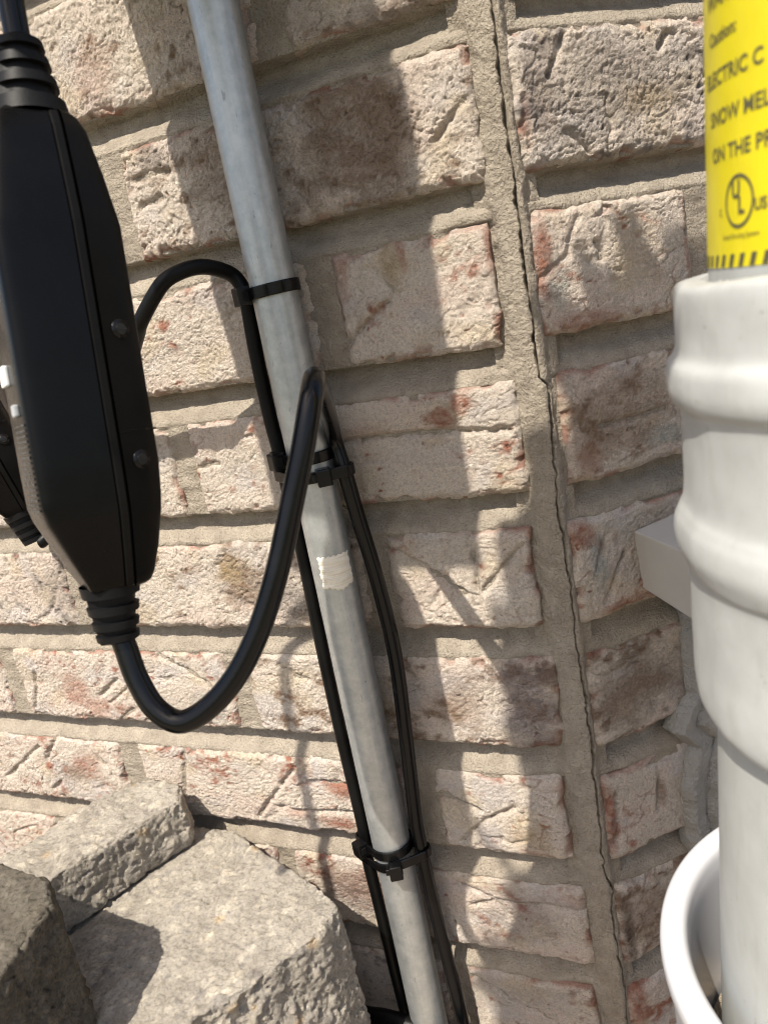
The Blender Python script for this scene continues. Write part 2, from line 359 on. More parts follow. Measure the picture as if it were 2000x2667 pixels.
# patches: (u, z, half width, half height, colour, amount)
PATCH = {
 'L0_0': [(-40, 12, 26, 30, 'grey', .55), (-85, 16, 20, 24, 'grey', .3)],
 'L0_1': [(-215, 20, 16, 20, 'red', .25)],
 'L1_0': [(-72, -48, 34, 44, 'dark', .42), (-76, -46, 38, 44, 'brown', .55), (-150, -40, 24, 30, 'brown', .4), (-190, -26, 15, 8, 'grey', .5)],
 'L2_0': [(-67, -105, 7, 16, 'ochre', .6), (-60, -97, 3, 14, 'red', .6), (-95, -105, 6, 14, 'red', .4)],
 'L2_1': [(-160, -125, 30, 20, 'wash', .3)],
 'L3_0': [(-41, -175, 8, 5, 'red', .95), (-54, -182, 9, 6, 'red', .8), (-100, -185, 20, 8, 'red', .25)],
 'L4_1': [(-196, -269, 24, 24, 'brown', .8), (-170, -280, 20, 16, 'grey', .6), (-205, -262, 10, 10, 'ochre', .7)],
 'L4_2': [(-345, -270, 30, 25, 'grey', .4)],
 'L5_0': [(-32, -348, 22, 32, 'purple', .62), (-70, -345, 24, 20, 'brown', .45), (-120, -350, 20, 18, 'ochre', .3)],
 'L5_1': [(-368, -350, 20, 16, 'red', .55), (-350, -365, 14, 10, 'red', .5), (-250, -358, 16, 14, 'green', .5)],
 'L6_0': [(-42, -436, 16, 12, 'ochre', .5), (-40, -446, 12, 4, 'red', .5)],
 'L6_1': [(-163, -414, 16, 5, 'red', .75), (-168, -441, 17, 8, 'red', .8), (-200, -436, 12, 5, 'red', .4)],
 'L6_2': [(-378, -415, 20, 14, 'red', .6), (-395, -425, 16, 10, 'brown', .5)],
 'L7_0': [(-165, -492, 30, 18, 'red', .5), (-168, -497, 30, 22, 'dark', .45), (-55, -495, 30, 22, 'grey', .4), (-20, -478, 8, 8, 'red', .3)],
 'L8_0': [(-60, -556, 40, 20, 'grey', .25)],
 'R1_0': [(60, -45, 44, 28, 'grey', .5), (18, -40, 12, 28, 'purple', .3), (75, -52, 20, 10, 'ochre', .4)],
 'R2_0': [(9, -118, 5, 28, 'red', .75), (14, -128, 7, 14, 'green', .6), (30, -145, 26, 5, 'red', .5), (62, -118, 18, 20, 'ochre', .25), (92, -120, 3, 28, 'red', .5)],
 'R3_0': [(45, -195, 40, 26, 'brown', .55), (20, -215, 10, 10, 'red', .4), (70, -212, 12, 7, 'green', .7)],
 'R4_0': [(12, -250, 9, 10, 'red', .8), (20, -270, 7, 18, 'green', .6), (40, -296, 30, 4, 'red', .6), (60, -265, 30, 26, 'brown', .35)],
 'R5_0': [(40, -345, 45, 28, 'dark', .5), (30, -350, 40, 22, 'brown', .5)],
 'R6_0': [(9, -418, 5, 28, 'red', .8), (30, -394, 22, 5, 'red', .5), (44, -418, 4, 12, 'brown', .6)],
 'R7_0': [(11, -500, 6, 26, 'dark', .85), (30, -495, 30, 24, 'brown', .5)],
 'R8_0': [(12, -555, 7, 22, 'red', .8)]}
# per brick: wash coverage, roughness, base clay
STYLE = {'L0_0': (.68, 1.1, 'brown'), 'L0_1': (.85, 1.2, 'brown'), 'L1_0': (.72, 1.3, 'brown'), 'L2_0': (.86, .8, 'red'), 'L2_1': (.9, 1.2, 'red'),
         'L3_0': (.88, .8, 'red'), 'L4_0': (1.0, .8, 'red'), 'L4_1': (.75, 1.1, 'brown'), 'L4_2': (.72, 1.1, 'grey'), 'L5_0': (.66, 1.0, 'brown'),
         'L5_1': (.80, 1.0, 'red'), 'L6_0': (.88, .8, 'red'), 'L6_1': (.82, 1.0, 'red'), 'L6_2': (.78, 1.0, 'red'), 'L7_0': (.82, 1.0, 'red'), 'L8_0': (.74, .8, 'red'),
         'R1_0': (.74, 1.15, 'grey'), 'R2_0': (.84, .8, 'red'), 'R3_0': (.74, 1.1, 'brown'), 'R4_0': (.8, .9, 'red'), 'R5_0': (.62, 1.2, 'brown'),
         'R6_0': (.8, .7, 'red'), 'R7_0': (.6, 1.1, 'brown'), 'R8_0': (.7, .9, 'red')}

def seg_dist(u, v, pts):
    d = np.full(len(u), 1e9)
    for (a, b), (c, e) in zip(pts[:-1], pts[1:]):
        L2 = (c - a) ** 2 + (e - b) ** 2
        t = np.clip(((u - a) * (c - a) + (v - b) * (e - b)) / L2, 0, 1)
        d = np.minimum(d, np.hypot(u - a - t * (c - a), v - b - t * (e - b)))
    return d
def make_brick(w, key, u0, u1, z0, z1, parent, step, seed):
    nu = max(4, int(round((u1 - u0) / step)) + 1); nv = max(4, int(round((z1 - z0) / step)) + 1)
    gu, gv = np.meshgrid(np.linspace(u0, u1, nu), np.linspace(z0, z1, nv), indexing='ij')
    u = gu.ravel(); v = gv.ravel()
    cov0, rough, clay = STYLE.get(key, (0.6 + 0.35 * ((seed * 0.618) % 1), 1.0, ['red', 'brown', 'grey'][seed % 3]))
    el, er, eb, et = u - u0, u1 - u, v - z0, z1 - v
    edge = np.minimum(np.minimum(el, er), np.minimum(eb, et))
    corner = np.minimum(np.hypot(np.minimum(el, er), np.minimum(eb, et)), 99)
    n_lo = fbm2(u, v, 42, 30, 2, seed); n_mid = fbm2(u, v, 9, 7, 3, seed + 50); n_fi = fbm2(u, v, 3.4, 2.6, 2, seed + 90)
    an = (seed * 0.381) % 1
    tur = np.abs(noise2(u + 1.5 * n_mid, v + 1.5 * n_mid, 2.6 + 5 * an, 6.0 - 4.2 * an, seed + 91)); tu2 = np.abs(noise2(u, v + 0.8 * n_mid, 2.3, 1.8, seed + 93))
    h = 1.1 * n_lo + 0.42 * rough * n_mid + 0.30 * rough * n_fi - 0.75 * rough * sstep(0.20, 0.0, tur) * sstep(-0.25, 0.3, n_mid + 0.4 * n_lo) - 0.28 * rough * sstep(0.25, 0.0, tu2) + 0.25 * rough * noise2(u, v, 1.7, 1.5, seed + 95)
    rid = 1 - np.abs(noise2(u + 2.0 * n_mid, v + 2.0 * n_mid, 15, 8, seed + 130)) * 2.2
    mask = sstep(-0.1, 0.5, noise2(u, v, 30, 22, seed + 140))
    h -= 0.9 * sstep(0.86, 1.0, rid) * (0.25 + 0.75 * mask)
    pit = sstep(0.5, 0.8, noise2(u, v, 4.2, 3.4, seed + 170)) * sstep(0.0, 0.5, noise2(u, v, 25, 25, seed + 171))
    h -= 1.0 * rough * pit
    # vertical drag marks
    h += 0.35 * noise2(u, v, 2.6, 26, seed + 180) * sstep(0.0, 0.6, noise2(u, v, 40, 40, seed + 181))
    gr = np.zeros(len(u)); fr_ = np.zeros(len(u)); rs = np.random.RandomState(seed + 900)
    for _ in range(rs.randint(2, 6) if step < 2 else 0):      # soft folds in the clay
        cu_, cv_ = rs.uniform(u0 + 6, u1 - 6), rs.uniform(z0 + 6, z1 - 6); a_ = rs.uniform(-1.0, 1.0) + (0 if rs.rand() < .6 else 1.57); l_ = rs.uniform(6, 20)
        pts = [(cu_ - l_ * math.cos(a_), cv_ - l_ * math.sin(a_)), (cu_ + rs.uniform(-3, 3), cv_ + rs.uniform(-3, 3)), (cu_ + l_ * math.cos(a_ + .3), cv_ + l_ * math.sin(a_ + .3))]
        d = seg_dist(u + 2.2 * n_mid, v + 2.2 * n_mid, pts); fr_ = np.maximum(fr_, np.exp(-(d / rs.uniform(1.0, 2.6)) ** 2) * rs.uniform(.5, 1.0))
    h -= 1.5 * fr_
    for pts in GROOVES.get(key, []):
        d = seg_dist(u + 1.3 * n_mid + 2.0 * n_lo, v + 1.3 * n_mid + 2.0 * n_lo, pts)
        gg = np.exp(-(d / 1.75) ** 2) * (0.75 + 0.5 * n_mid); gr = np.maximum(gr, gg)
        # a groove has one raised lip
    h -= 3.2 * gr
    bite = sstep(0.22, 0.5, noise2(u, v, 11, 8, seed + 220)) * np.clip(1 - edge / 6.5, 0, 1)
    h -= 3.2 * bite
    chip = 1.2 + 1.1 * noise2(u, v, 9, 9, seed + 200) + 0.7 * noise2(u, v, 3, 3, seed + 210)
    rr = np.clip(1 - edge / (2.8 + 1.0 * chip), 0, 1)
    h -= 2.7 * rr ** 1.7
    rc = np.clip(1 - corner / (6 + 3 * n_lo), 0, 1); h -= 2.0 * rc
    h += 0.4
    # wandering outline
    ou = 1.9 * noise2(v * 0 + seed, v, 9, 13, seed + 230) + 0.9 * noise2(u, v, 4, 4, seed + 240)
    ov = 1.5 * noise2(u, v * 0 + seed, 16, 9, seed + 250) + 0.9 * noise2(u, v, 4, 4, seed + 260)
    eo = np.clip(1 - edge / 8, 0, 1)
    uu = u + ou * eo; vv = v + ov * eo
    # colour: clay under a worn lime wash
    cl = np.array(CLAY[clay])
    a1 = fbm2(u, v, 26, 17, 3, seed + 300); a2 = fbm2(u, v, 7, 5.5, 3, seed + 320); a3 = fbm2(u, v, 60, 30, 2, seed + 340)
    cov = sstep(-0.45, 0.28, cov0 * 1.35 - 0.62 + 0.65 * a1 + 0.5 * a2 + 0.2 * n_fi - 1.1 * pit)
    cov *= 1 - 0.55 * sstep(0.9, 1.0, rid) * mask
    worn = 0.8 * bite + np.clip(1 - edge / (2.2 + 2.0 * noise2(u, v, 11, 11, seed + 360) + 0.8), 0, 1) * sstep(0.02, 0.5, noise2(u, v, 20, 14, seed + 365))
    wash = np.array(CLAY['wash']) * (1 + 0.12 * a3)[:, None]
    pink = np.array((0.64, 0.49, 0.415)); cool = np.array((0.66, 0.60, 0.56)); yel = np.array((0.68, 0.56, 0.39))
    t1 = sstep(-0.1, 0.6, a3 + 0.3 * a2)[:, None]; t2 = sstep(0.05, 0.7, fbm2(u, v, 34, 24, 2, seed + 380))[:, None]
    t3 = sstep(0.2, 0.75, fbm2(u, v, 28, 22, 2, seed + 390))[:, None]
    wash = wash * (1 - 0.4 * t1) + pink * 0.4 * t1
    wash = wash * (1 - 0.6 * t2) + cool * 0.6 * t2
    wash = wash * (1 - 0.5 * t3) + yel * 0.5 * t3
    col = cl * (1 - cov)[:, None] + wash * cov[:, None]
    for (pu, pz, ru, rz, cn, am) in PATCH.get(key, []):
        dd = np.hypot((u - pu) / ru, (v - pz) / rz) + 0.32 * a2 + 0.35 * a1
        k = (min(1.0, am * 1.3) * (1 - sstep(0.35, 1.2, dd)))[:, None]
        k = k * (0.60 + 0.40 * sstep(-0.35, 0.3, a2 + 0.5 * n_fi))[:, None]
        col = col * (1 - k) + np.array(CLAY[cn]) * k
    red = np.array((0.36, 0.135, 0.085)); k = (0.68 * np.clip(worn * 1.5, 0, 1))[:, None]
    col = col * (1 - k) + red * k
    col = np.clip(col * (1 - 0.10 * gr[:, None]), 0.02, 0.8)
    V = wall_pt(w, uu, vv, h)
    F = grid_faces(nu, nv)
    # skirt running back into the mortar
    idx = np.arange(nu * nv).reshape(nu, nv)
    loop = np.concatenate([idx[:, 0], idx[-1, 1:], idx[-2::-1, -1], idx[0, -2:0:-1]])
    back = wall_pt(w, uu[loop], vv[loop], np.full(len(loop), -22.0)); mid = wall_pt(w, uu[loop], vv[loop], h[loop] - 4.0)
    nb = len(V); k = len(loop); V = np.vstack([V, mid, back])
    j = np.arange(k); jn = (j + 1) % k
    F = np.vstack([F, np.c_[loop[j], nb + j, nb + jn, loop[jn]], np.c_[nb + j, nb + k + j, nb + k + jn, nb + jn]])
    col = np.vstack([col, col[loop], col[loop]])
    c = wall_pt(w, np.array([(u0 + u1) / 2]), np.array([(z0 + z1) / 2]), np.array([-10.0]))[0]
    return mesh_obj('brick', V, F, M_BRICK, parent, True, c, col)

wall_L = tag(empty('brick_wall', (-0.2, 0, GZ)), 'whitewashed brick wall behind the metal conduit, left of the long crack', 'brick wall')
wall_R = tag(empty('brick_wall', (0.15, 0.15, GZ)), 'angled return of whitewashed brick right of the crack, behind the white pipe', 'brick wall')
wall_L.matrix_world = Matrix.Translation((-0.2, 0, GZ)); wall_R.matrix_world = Matrix.Translation((0.15, 0.15, GZ))
def reparent(o, par):
    o.parent = par; o.matrix_parent_inverse = Matrix.Translation(-Vector(par.location)); return o

KMIN, KMAX = -5, 7 + 1
heads = {'L': {}, 'R': {}}
seed = 1
for k in range(KMIN, KMAX + 1):
    z0 = -PITCH * k; z1 = z0 + BH
    if k % 2: spans = [(-213, -14), (-421, -227), (-634, -435), (-846, -648)]
    else: spans = [(-99, -17), (-326, -115), (-540, -343), (-752, -553)]
    if k == 6: spans[0] = (-97, -19)
    heads['L'][k] = spans
    for i, (a, b) in enumerate(spans):
        seen = b > -480 and k >= 0 and not (k <= 1 and b < -300)
        reparent(make_brick('L', f'L{k}_{i}', a, b, z0, z1, None, 0.75 if seen else 4.0, seed), wall_L); seed += 1
    if k % 2: spans = [(5, 205), (217, 415)]
    else: spans = [(5, 95), (110, 308)]
    if k == 3: spans[0] = (10, 205)
    heads['R'][k] = spans
    for i, (a, b) in enumerate(spans):
        seen = i == 0 and k >= 0
        reparent(make_brick('R', f'R{k}_{i}', a, b, z0, z1, None, 0.75 if seen else 4.0, seed), wall_R); seed += 1

def make_mortar(w, u0, u1, z0, z1, parent):
    du = 1.6; dz = 1.1
    nu = int((u1 - u0) / du); nv = int((z1 - z0) / dz)
    gu, gv = np.meshgrid(np.linspace(u0, u1, nu), np.linspace(z0, z1, nv), indexing='ij'); u = gu.ravel(); v = gv.ravel()
    k = np.floor(-v / PITCH)              # v between -75(k+1) and -75k
    t = (-v - PITCH * k)                  # mm below the underside of course k
    bed = t < 18.5
    near = sstep(-40, -26, u) if w == 'L' else 1 - sstep(14, 24, u)
    d = np.where(bed, 10.5 - 9.0 * sstep(6, 18, t) + 0.8 * np.exp(-(t / 3) ** 2), 2.2 + 3.8 * near)
    d = np.where(bed & (t > 15), np.maximum(d, 1.3 + 2.5 * near), d)
    n = fbm2(u, v, 14, 6, 3, 5 if w == 'L' else 8)
    d = d + 0.7 * n + 0.6 * noise2(u, v, 60, 9, 12) + 0.3 * noise2(u, v, 2.4, 2.4, 13)
    # smears where mortar laps over the brick edge
    V = wall_pt(w, u, v, -d)
    return reparent(mesh_obj('mortar_bed', V, grid_faces(nu, nv), M_MORTAR, None), parent)
make_mortar('L', -560, -6, -606, 150, wall_L)
make_mortar('R', 3, 230, -606, 150, wall_R)
for w, a, b, par in (('L', -860, -560, wall_L), ('R', 230, 430, wall_R)):
    u = np.array([a, b, b, a], float)
    reparent(mesh_obj('mortar_bed', wall_pt(w, u, np.array([-606, -606, 150, 150.]), np.full(4, -6.0)), [(0, 1, 2, 3)], M_MORTAR, None), par)
for w, a, b, par in (('L', -860, -6, wall_L), ('R', 3, 430, wall_R)):
    u = np.array([a, b, b, a], float)
    reparent(mesh_obj('mortar_bed', wall_pt(w, u, np.array([150, 150, 440, 440.]), np.full(4, -6.0)), [(0, 1, 2, 3)], M_MORTAR, None), par)

# corner mortar, split by the settlement crack
CRK = np.array([(-2, 440), (-1, 150), (-1.5, 60), (-0.79, -6.5), (-0.44, -36.2), (-0.44, -65.3), (-1.02, -87.6), (-1.67, -115.8), (-0.59, -137.0), (-0.92, -151.2), (-1.28, -167.6), (3.11, -171.5), (2.37, -191.7), (1.91, -213.8), (-0.53, -224.4), (-0.7, -238.9), (1.73, -247.7), (1.37, -266.4), (1.12, -282.6), (0.44, -304.9), (1.72, -336.2), (2.47, -367.2), (1.01, -392.2), (0.41, -428.7), (-0.27, -452.5), (4.1, -465.8), (1.8, -483.5), (1.73, -504.7), (3.9, -537.0), (2.74, -563.3), (3, -606)])
def corner_pt(c, z, h):
    w = sstep(-3.0, 3.0, c)
    th = w * math.pi / 4
    px = np.where(c < 0, c, c * Q); py = np.where(c < 0, 0, c * Q)
    px = px + h * np.sin(th); py = py - h * np.cos(th)
    return np.c_[px, py, z] * 0.001
def make_corner(side, parent):
    zz = np.arange(-606, 160, 0.8); nz = len(zz)
    uc = np.interp(-zz, -CRK[:, 0 + 1], CRK[:, 0]) if False else np.interp(zz, CRK[::-1, 1], CRK[::-1, 0])
    jag = 1.0 * perlin(np.c_[zz / 14, zz * 0 + .3, zz * 0 + .7], 13) + 1.2 * perlin(np.c_[zz / 5, zz * 0 + .3, zz * 0 + .7], 3) + 0.6 * perlin(np.c_[zz / 1.8, zz * 0 + .3, zz * 0 + .7], 9)
    gap = 1.0 + 0.6 * perlin(np.c_[zz / 30, zz * 0 + .1, zz * 0 + .2], 4) + 0.8 * sstep(-160, -20, zz)
    gap = np.clip(gap * 1.8 + 0.5 * perlin(np.c_[zz / 7, zz * 0 + .6, zz * 0 + .2], 14), 1.3, 4.2)
    uc = uc + jag
    if side == 'L':
        e = uc - gap / 2; outer = np.full(nz, -23.0); ts = np.linspace(0, 1, 34)
        c = outer[:, None] * (1 - ts) + e[:, None] * ts
    else:
        e = uc + gap / 2; outer = np.full(nz, 13.0); ts = np.linspace(0, 1, 20)
        c = e[:, None] * (1 - ts) + outer[:, None] * ts
    z = np.repeat(zz[:, None], c.shape[1], 1)
    cf, zf = c.ravel(), z.ravel()
    n1 = fbm2(cf, zf, 12, 12, 3, 21); n2 = fbm2(cf, zf, 3.2, 3.2, 2, 31)
    h = -0.9 + 0.45 * n1 + 0.42 * n2 + 0.3 * noise2(cf, zf, 1.3, 1.3, 37)
    if side == 'L':
        h -= 5.6 * (1 - sstep(-19.5, -9.5 + 0, cf + 1.5 * n1))
    else:
        h -= 3.5 * sstep(2.5, 9, cf + 1.5 * n1)
    dcr = np.abs(cf - np.repeat(e, c.shape[1]))
    h -= 0.25 * np.exp(-(dcr / 0.7) ** 2)
    V = corner_pt(cf, zf, h); nc = c.shape[1]
    F = grid_faces(nz, nc)[:, ::-1]           # rows run along z here
    # the broken inner face of the crack
    rim = np.arange(nz) * nc + (nc - 1 if side == 'L' else 0)
    deep = corner_pt(cf[rim] + (-0.3 if side == 'L' else 0.3), zf[rim], h[rim] - 9.0)
    b0 = len(V); V = np.vstack([V, deep]); a = np.arange(nz - 1)
    q = np.c_[rim[a], rim[a + 1], b0 + a + 1, b0 + a]
    F = np.vstack([F, q if side == 'R' else q[:, ::-1]])
    return reparent(mesh_obj('corner_mortar', V, F, M_MORTAR, None), parent)
make_corner('L', wall_L); make_corner('R', wall_R)

for w, a, b, par in (('L', -860, 6, wall_L), ('R', -6, 430, wall_R)):
    u = np.array([a, b, b, a] * 2, float); z = np.array([-606, -606, 440, 440.] * 2); h = np.array([-24.0] * 4 + [-90.0] * 4)
    o = mesh_obj('wall_core', wall_pt(w, u, z, h), [(0, 1, 2, 3), (7, 6, 5, 4), (0, 4, 5, 1), (1, 5, 6, 2), (2, 6, 7, 3), (3, 7, 4, 0)], M_MORTAR, None, smooth=False)
    reparent(o, par)

# ------------------------------------------------------------------ grey sill and painted stucco edge on the return wall
def wr(u, h, z): return (np.array([Q, Q, 0]) * u + np.array([Q, -Q, 0]) * h + np.array([0, 0, 1.0]) * z) * 0.001
sill = tag(empty('window_sill', tuple(wr(80, 0, -290))), 'grey painted wooden sill end jutting from the brick behind the white coupling', 'window sill')
def prism(name, prof_a, prof_b, mat, parent, bev=0.0008):
    bm = bmesh.new(); va = [bm.verts.new(p) for p in prof_a]; vb = [bm.verts.new(p) for p in prof_b]; n = len(va)
    bm.faces.new(va[::-1]); bm.faces.new(vb)
    for i in range(n): bm.faces.new((va[i], va[(i + 1) % n], vb[(i + 1) % n], vb[i]))
    bmesh.ops.recalc_face_normals(bm, faces=bm.faces[:]); bevel_all(bm, bev, 2)
    return bm_obj(name, bm, mat, parent)
o = prism('sill_board', [wr(43.5, -6, -257.5), wr(43.5, 48, -262), wr(45.5, 48, -300), wr(45.5, -6, -290)],
          [wr(205, -6, -240), wr(205, 48, -246), wr(205, 48, -282), wr(205, -6, -272)], M_SILL, None, 0.0009); reparent(o, sill)
o = prism('sill_moulding', [wr(62, -6, -290), wr(62, 26, -296), wr(63, 24, -307), wr(63, -6, -303)],
          [wr(205, -6, -274), wr(205, 26, -278), wr(205, 24, -291), wr(205, -6, -287)], M_SILL, None, 0.0009); reparent(o, sill)

# stucco edge: lumpy grey skin with a ragged left margin
zz = np.arange(-604, -300, 1.0); ts = np.linspace(0, 1, 44)
lead = np.interp(zz, [-604, -470, -455, -420, -396, -382, -370, -362, -330, -300], [62, 60, 58, 57.5, 66, 54, 60, 67, 68, 70])
lead = lead + 1.3 * perlin(np.c_[zz / 9, zz * 0 + .2, zz * 0 + .6], 2) + 0.6 * perlin(np.c_[zz / 3, zz * 0 + .2, zz * 0 + .6], 6)
cu = lead[:, None] * (1 - ts) + 150.0 * ts ** 1.3 + 0 * zz[:, None]; cz = np.repeat(zz[:, None], len(ts), 1)
uf, vf = cu.ravel(), cz.ravel(); dl = uf - np.repeat(lead, len(ts))
hh = 1.0 + 4.5 * sstep(-1, 6, dl) + 3.0 * np.exp(-((dl - 3) / 3.0) ** 2) + 1.2 * fbm2(uf, vf, 10, 12, 3, 41) - 2.5 * np.exp(-((dl - 15 - 2 * noise2(uf, vf, 20, 20, 44)) / 1.4) ** 2) + 3 * sstep(13, 20, dl)
hh[::len(ts)] = -6
V = wall_pt('R', uf, vf, hh)
o = mesh_obj('stucco_edge', V, grid_faces(len(zz), len(ts))[:, ::-1], M_CAULK, None)
tag(o, 'lumpy grey painted stucco edge smeared over the brick below the sill', 'stucco')

# ------------------------------------------------------------------ galvanised conduit with its tape
PX, PY, PR = -0.1243, -0.0163, 0.0117
cond = tag(empty('conduit_pipe', (PX, PY, GZ)), 'galvanised steel conduit pipe standing upright against the brick wall', 'conduit')
n = 64; zs = np.linspace(GZ - 0.01, 0.16, 150); t = np.linspace(0, 2 * np.pi, n, endpoint=False)
V = []
for z in zs:
    flat = 0.00012 * np.cos(3 * t + 1.0 + 2 * z)
    r = PR + flat
    V.append(np.c_[PX + r * np.cos(t), PY + r * np.sin(t), np.full(n, z)])
V = np.vstack(V); F = []
for i in range(len(zs) - 1):
    for j in range(n): F.append((i * n + j, i * n + (j + 1) % n, (i + 1) * n + (j + 1) % n, (i + 1) * n + j))
reparent(mesh_obj('tube', V, F, M_EMT, None), cond)
# tape patch: ragged curved sheet just proud of the tube
a0, a1 = math.radians(-98), math.radians(-8); nz, na = 26, 30
tn = perlin(np.c_[np.linspace(0, 7, nz), np.full(nz, .3), np.full(nz, .8)], 3) + 0.6 * perlin(np.c_[np.linspace(0, 19, nz), np.full(nz, .3), np.full(nz, .8)], 5)
zt = np.linspace(0, 1, nz); at_ = np.linspace(0, 1, na); V = []
for i, zi in enumerate(zt):
    for j, aj in enumerate(at_):
        e = min(aj, 1 - aj, zi, 1 - zi)
        ang = a0 + (a1 - a0) * aj + (0.09 * tn[i] * (1 - aj) + 0.05 * tn[nz - 1 - i] * aj)
        z = -0.2635 + 0.019 * zi + 0.0009 * math.sin(9 * aj) * (1 - zi) + 0.0004 * math.sin(41 * aj)
        r = PR + 0.0009 + 0.0002 * math.sin(23 * zi + 3 * aj) - (0.0006 if e == 0 else 0)
        V.append((PX + r * math.cos(ang), PY + r * math.sin(ang), z))
F = [(i * na + j, i * na + j + 1, (i + 1) * na + j + 1, (i + 1) * na + j) for i in range(nz - 1) for j in range(na - 1)]
reparent(mesh_obj('tape_patch', V, F, M_TAPE, None), cond)['label'] = 'square of old cream tape stuck on the conduit'

# ------------------------------------------------------------------ cables
mm = lambda L_: np.array(L_) * 0.001
LC = mm([[-143.0, -14.0, -107.2], [-145.0, -13.0, -133.1], [-145.8, -12.0, -167.8], [-144.6, -12.0, -193.7], [-144.6, -12.0, -209.6], [-144.2, -12.0, -247.9], [-145.3, -12.0, -305.7], [-145.4, -12.0, -367.7], [-143.9, -13.0, -427.1], [-145.7, -13.0, -451.7], [-145.5, -12.0, -491.0], [-144.6, -12.0, -543.2], [-143.5, -12.0, -587.1], [-143.6, -12.0, -606.0]])
SLOOP = mm([[-314.5, -35.5, -225.0], [-312.3, -34.0, -223.9], [-306.0, -26.0, -217.3], [-293.1, -18.0, -204.0], [-272.9, -15.0, -182.6], [-248.0, -18.0, -156.0], [-217.1, -30.0, -131.0], [-194.6, -42.0, -114.0], [-185.8, -46.0, -106.7], [-170.5, -44.0, -92.6], [-162.2, -38.2, -88.1], [-155.2, -30.9, -87.1], [-150.9, -22.6, -89.2], [-147.2, -15.4, -93.3], [-144.4, -13.5, -99.5]])
RC = mm([[-109.0, -14.0, -184.2], [-106.6, -14.0, -202.1], [-104.7, -13.0, -228.1], [-101.4, -12.0, -263.0], [-99.4, -12.0, -310.7], [-102.3, -13.0, -364.5], [-105.6, -14.0, -412.5], [-106.3, -14.0, -432.3], [-106.0, -13.0, -483.7], [-104.3, -12.0, -526.6], [-102.4, -12.0, -556.0], [-102.0, -12.0, -582.8], [-102.3, -12.0, -606.0]])
LOOP = mm([[-120.4, -180.8, -214.9], [-119.1, -181.5, -219.2], [-116.2, -183.4, -230.0], [-110.1, -185.0, -241.0], [-100.9, -184.5, -246.3], [-90.4, -180.6, -242.5], [-79.7, -174.8, -232.7], [-70.4, -168.2, -218.1], [-62.3, -160.8, -198.9], [-55.7, -153.6, -178.2], [-50.2, -147.4, -160.1], [-47.6, -142.2, -148.0], [-47.6, -138.2, -143.2], [-49.4, -132.0, -140.2], [-53.4, -123.6, -140.0], [-59.0, -113.0, -141.8], [-67.0, -97.0, -145.8], [-78.5, -74.0, -153.0], [-91.3, -48.5, -163.5], [-103.0, -25.5, -174.0]])
CR = 0.0042
tag(tube('power_cord', np.vstack([LOOP, RC]), CR, M_CABLE), 'thick black cord looping from the near box, then down the right of the conduit', 'power cord', 'cords strapped to the conduit')
tag(tube('power_cord', np.vstack([SLOOP, LC]), 0.0039, M_CABLE2), 'black cord arching from behind the near box, then down the left of the conduit', 'power cord', 'cords strapped to the conduit')

# ------------------------------------------------------------------ in-line safety cut-out boxes
T1 = np.array([-0.1223, -0.1506, -0.0260]); B1 = np.array([-0.1211, -0.1817, -0.2169])
def rot_about(v, k, a):
    return v * math.cos(a) + np.cross(k, v) * math.sin(a) + k * (k @ v) * (1 - math.cos(a))
def strain(parent, c, w, s0, s1, r0, r1, e1, e2):
    """ribbed strain relief from s0 (radius r0) to s1 (radius r1) along w"""
    n = 40; t = np.linspace(0, 2 * np.pi, n, endpoint=False); V = []; F = []
    sgn = 1 if s1 > s0 else -1; Ln = abs(s1 - s0)
    prof = []
    # collar, then three slots
    marks = [(0, 1), (0.20, 1), (0.21, .78), (0.36, .78), (0.37, .97), (0.50, .97), (0.51, .76), (0.63, .76), (0.64, .97), (0.76, .97), (0.77, .76), (0.86, .76), (0.87, .98), (0.97, .98), (1.0, .86), (1.001, .5)]
    for q, k in marks: prof.append((s0 + sgn * q * Ln, (r0 + (r1 - r0) * q) * k, (r0 + (r1 - r0) * q)))
    for s, r, rf in prof:
        for a in t:
            bar = max(0, math.cos(2 * (a - 0.35))) ** 40
            rr = r + (rf * 0.985 - r) * min(1, bar * 1.6) if r < rf * .9 and r > rf * .6 else r
            V.append(c + w * s + rr * (math.cos(a) * e1 + math.sin(a) * e2))
    for i in range(len(prof) - 1):
        for j in range(n):
            f = (i * n + j, i * n + (j + 1) % n, (i + 1) * n + (j + 1) % n, (i + 1) * n + j)
            F.append(f if sgn < 0 else f[::-1])
    o = mesh_obj('strain_relief', V, F, M_RUBBER, None); o.data.set_sharp_from_angle(angle=math.radians(35)); return reparent(o, parent)
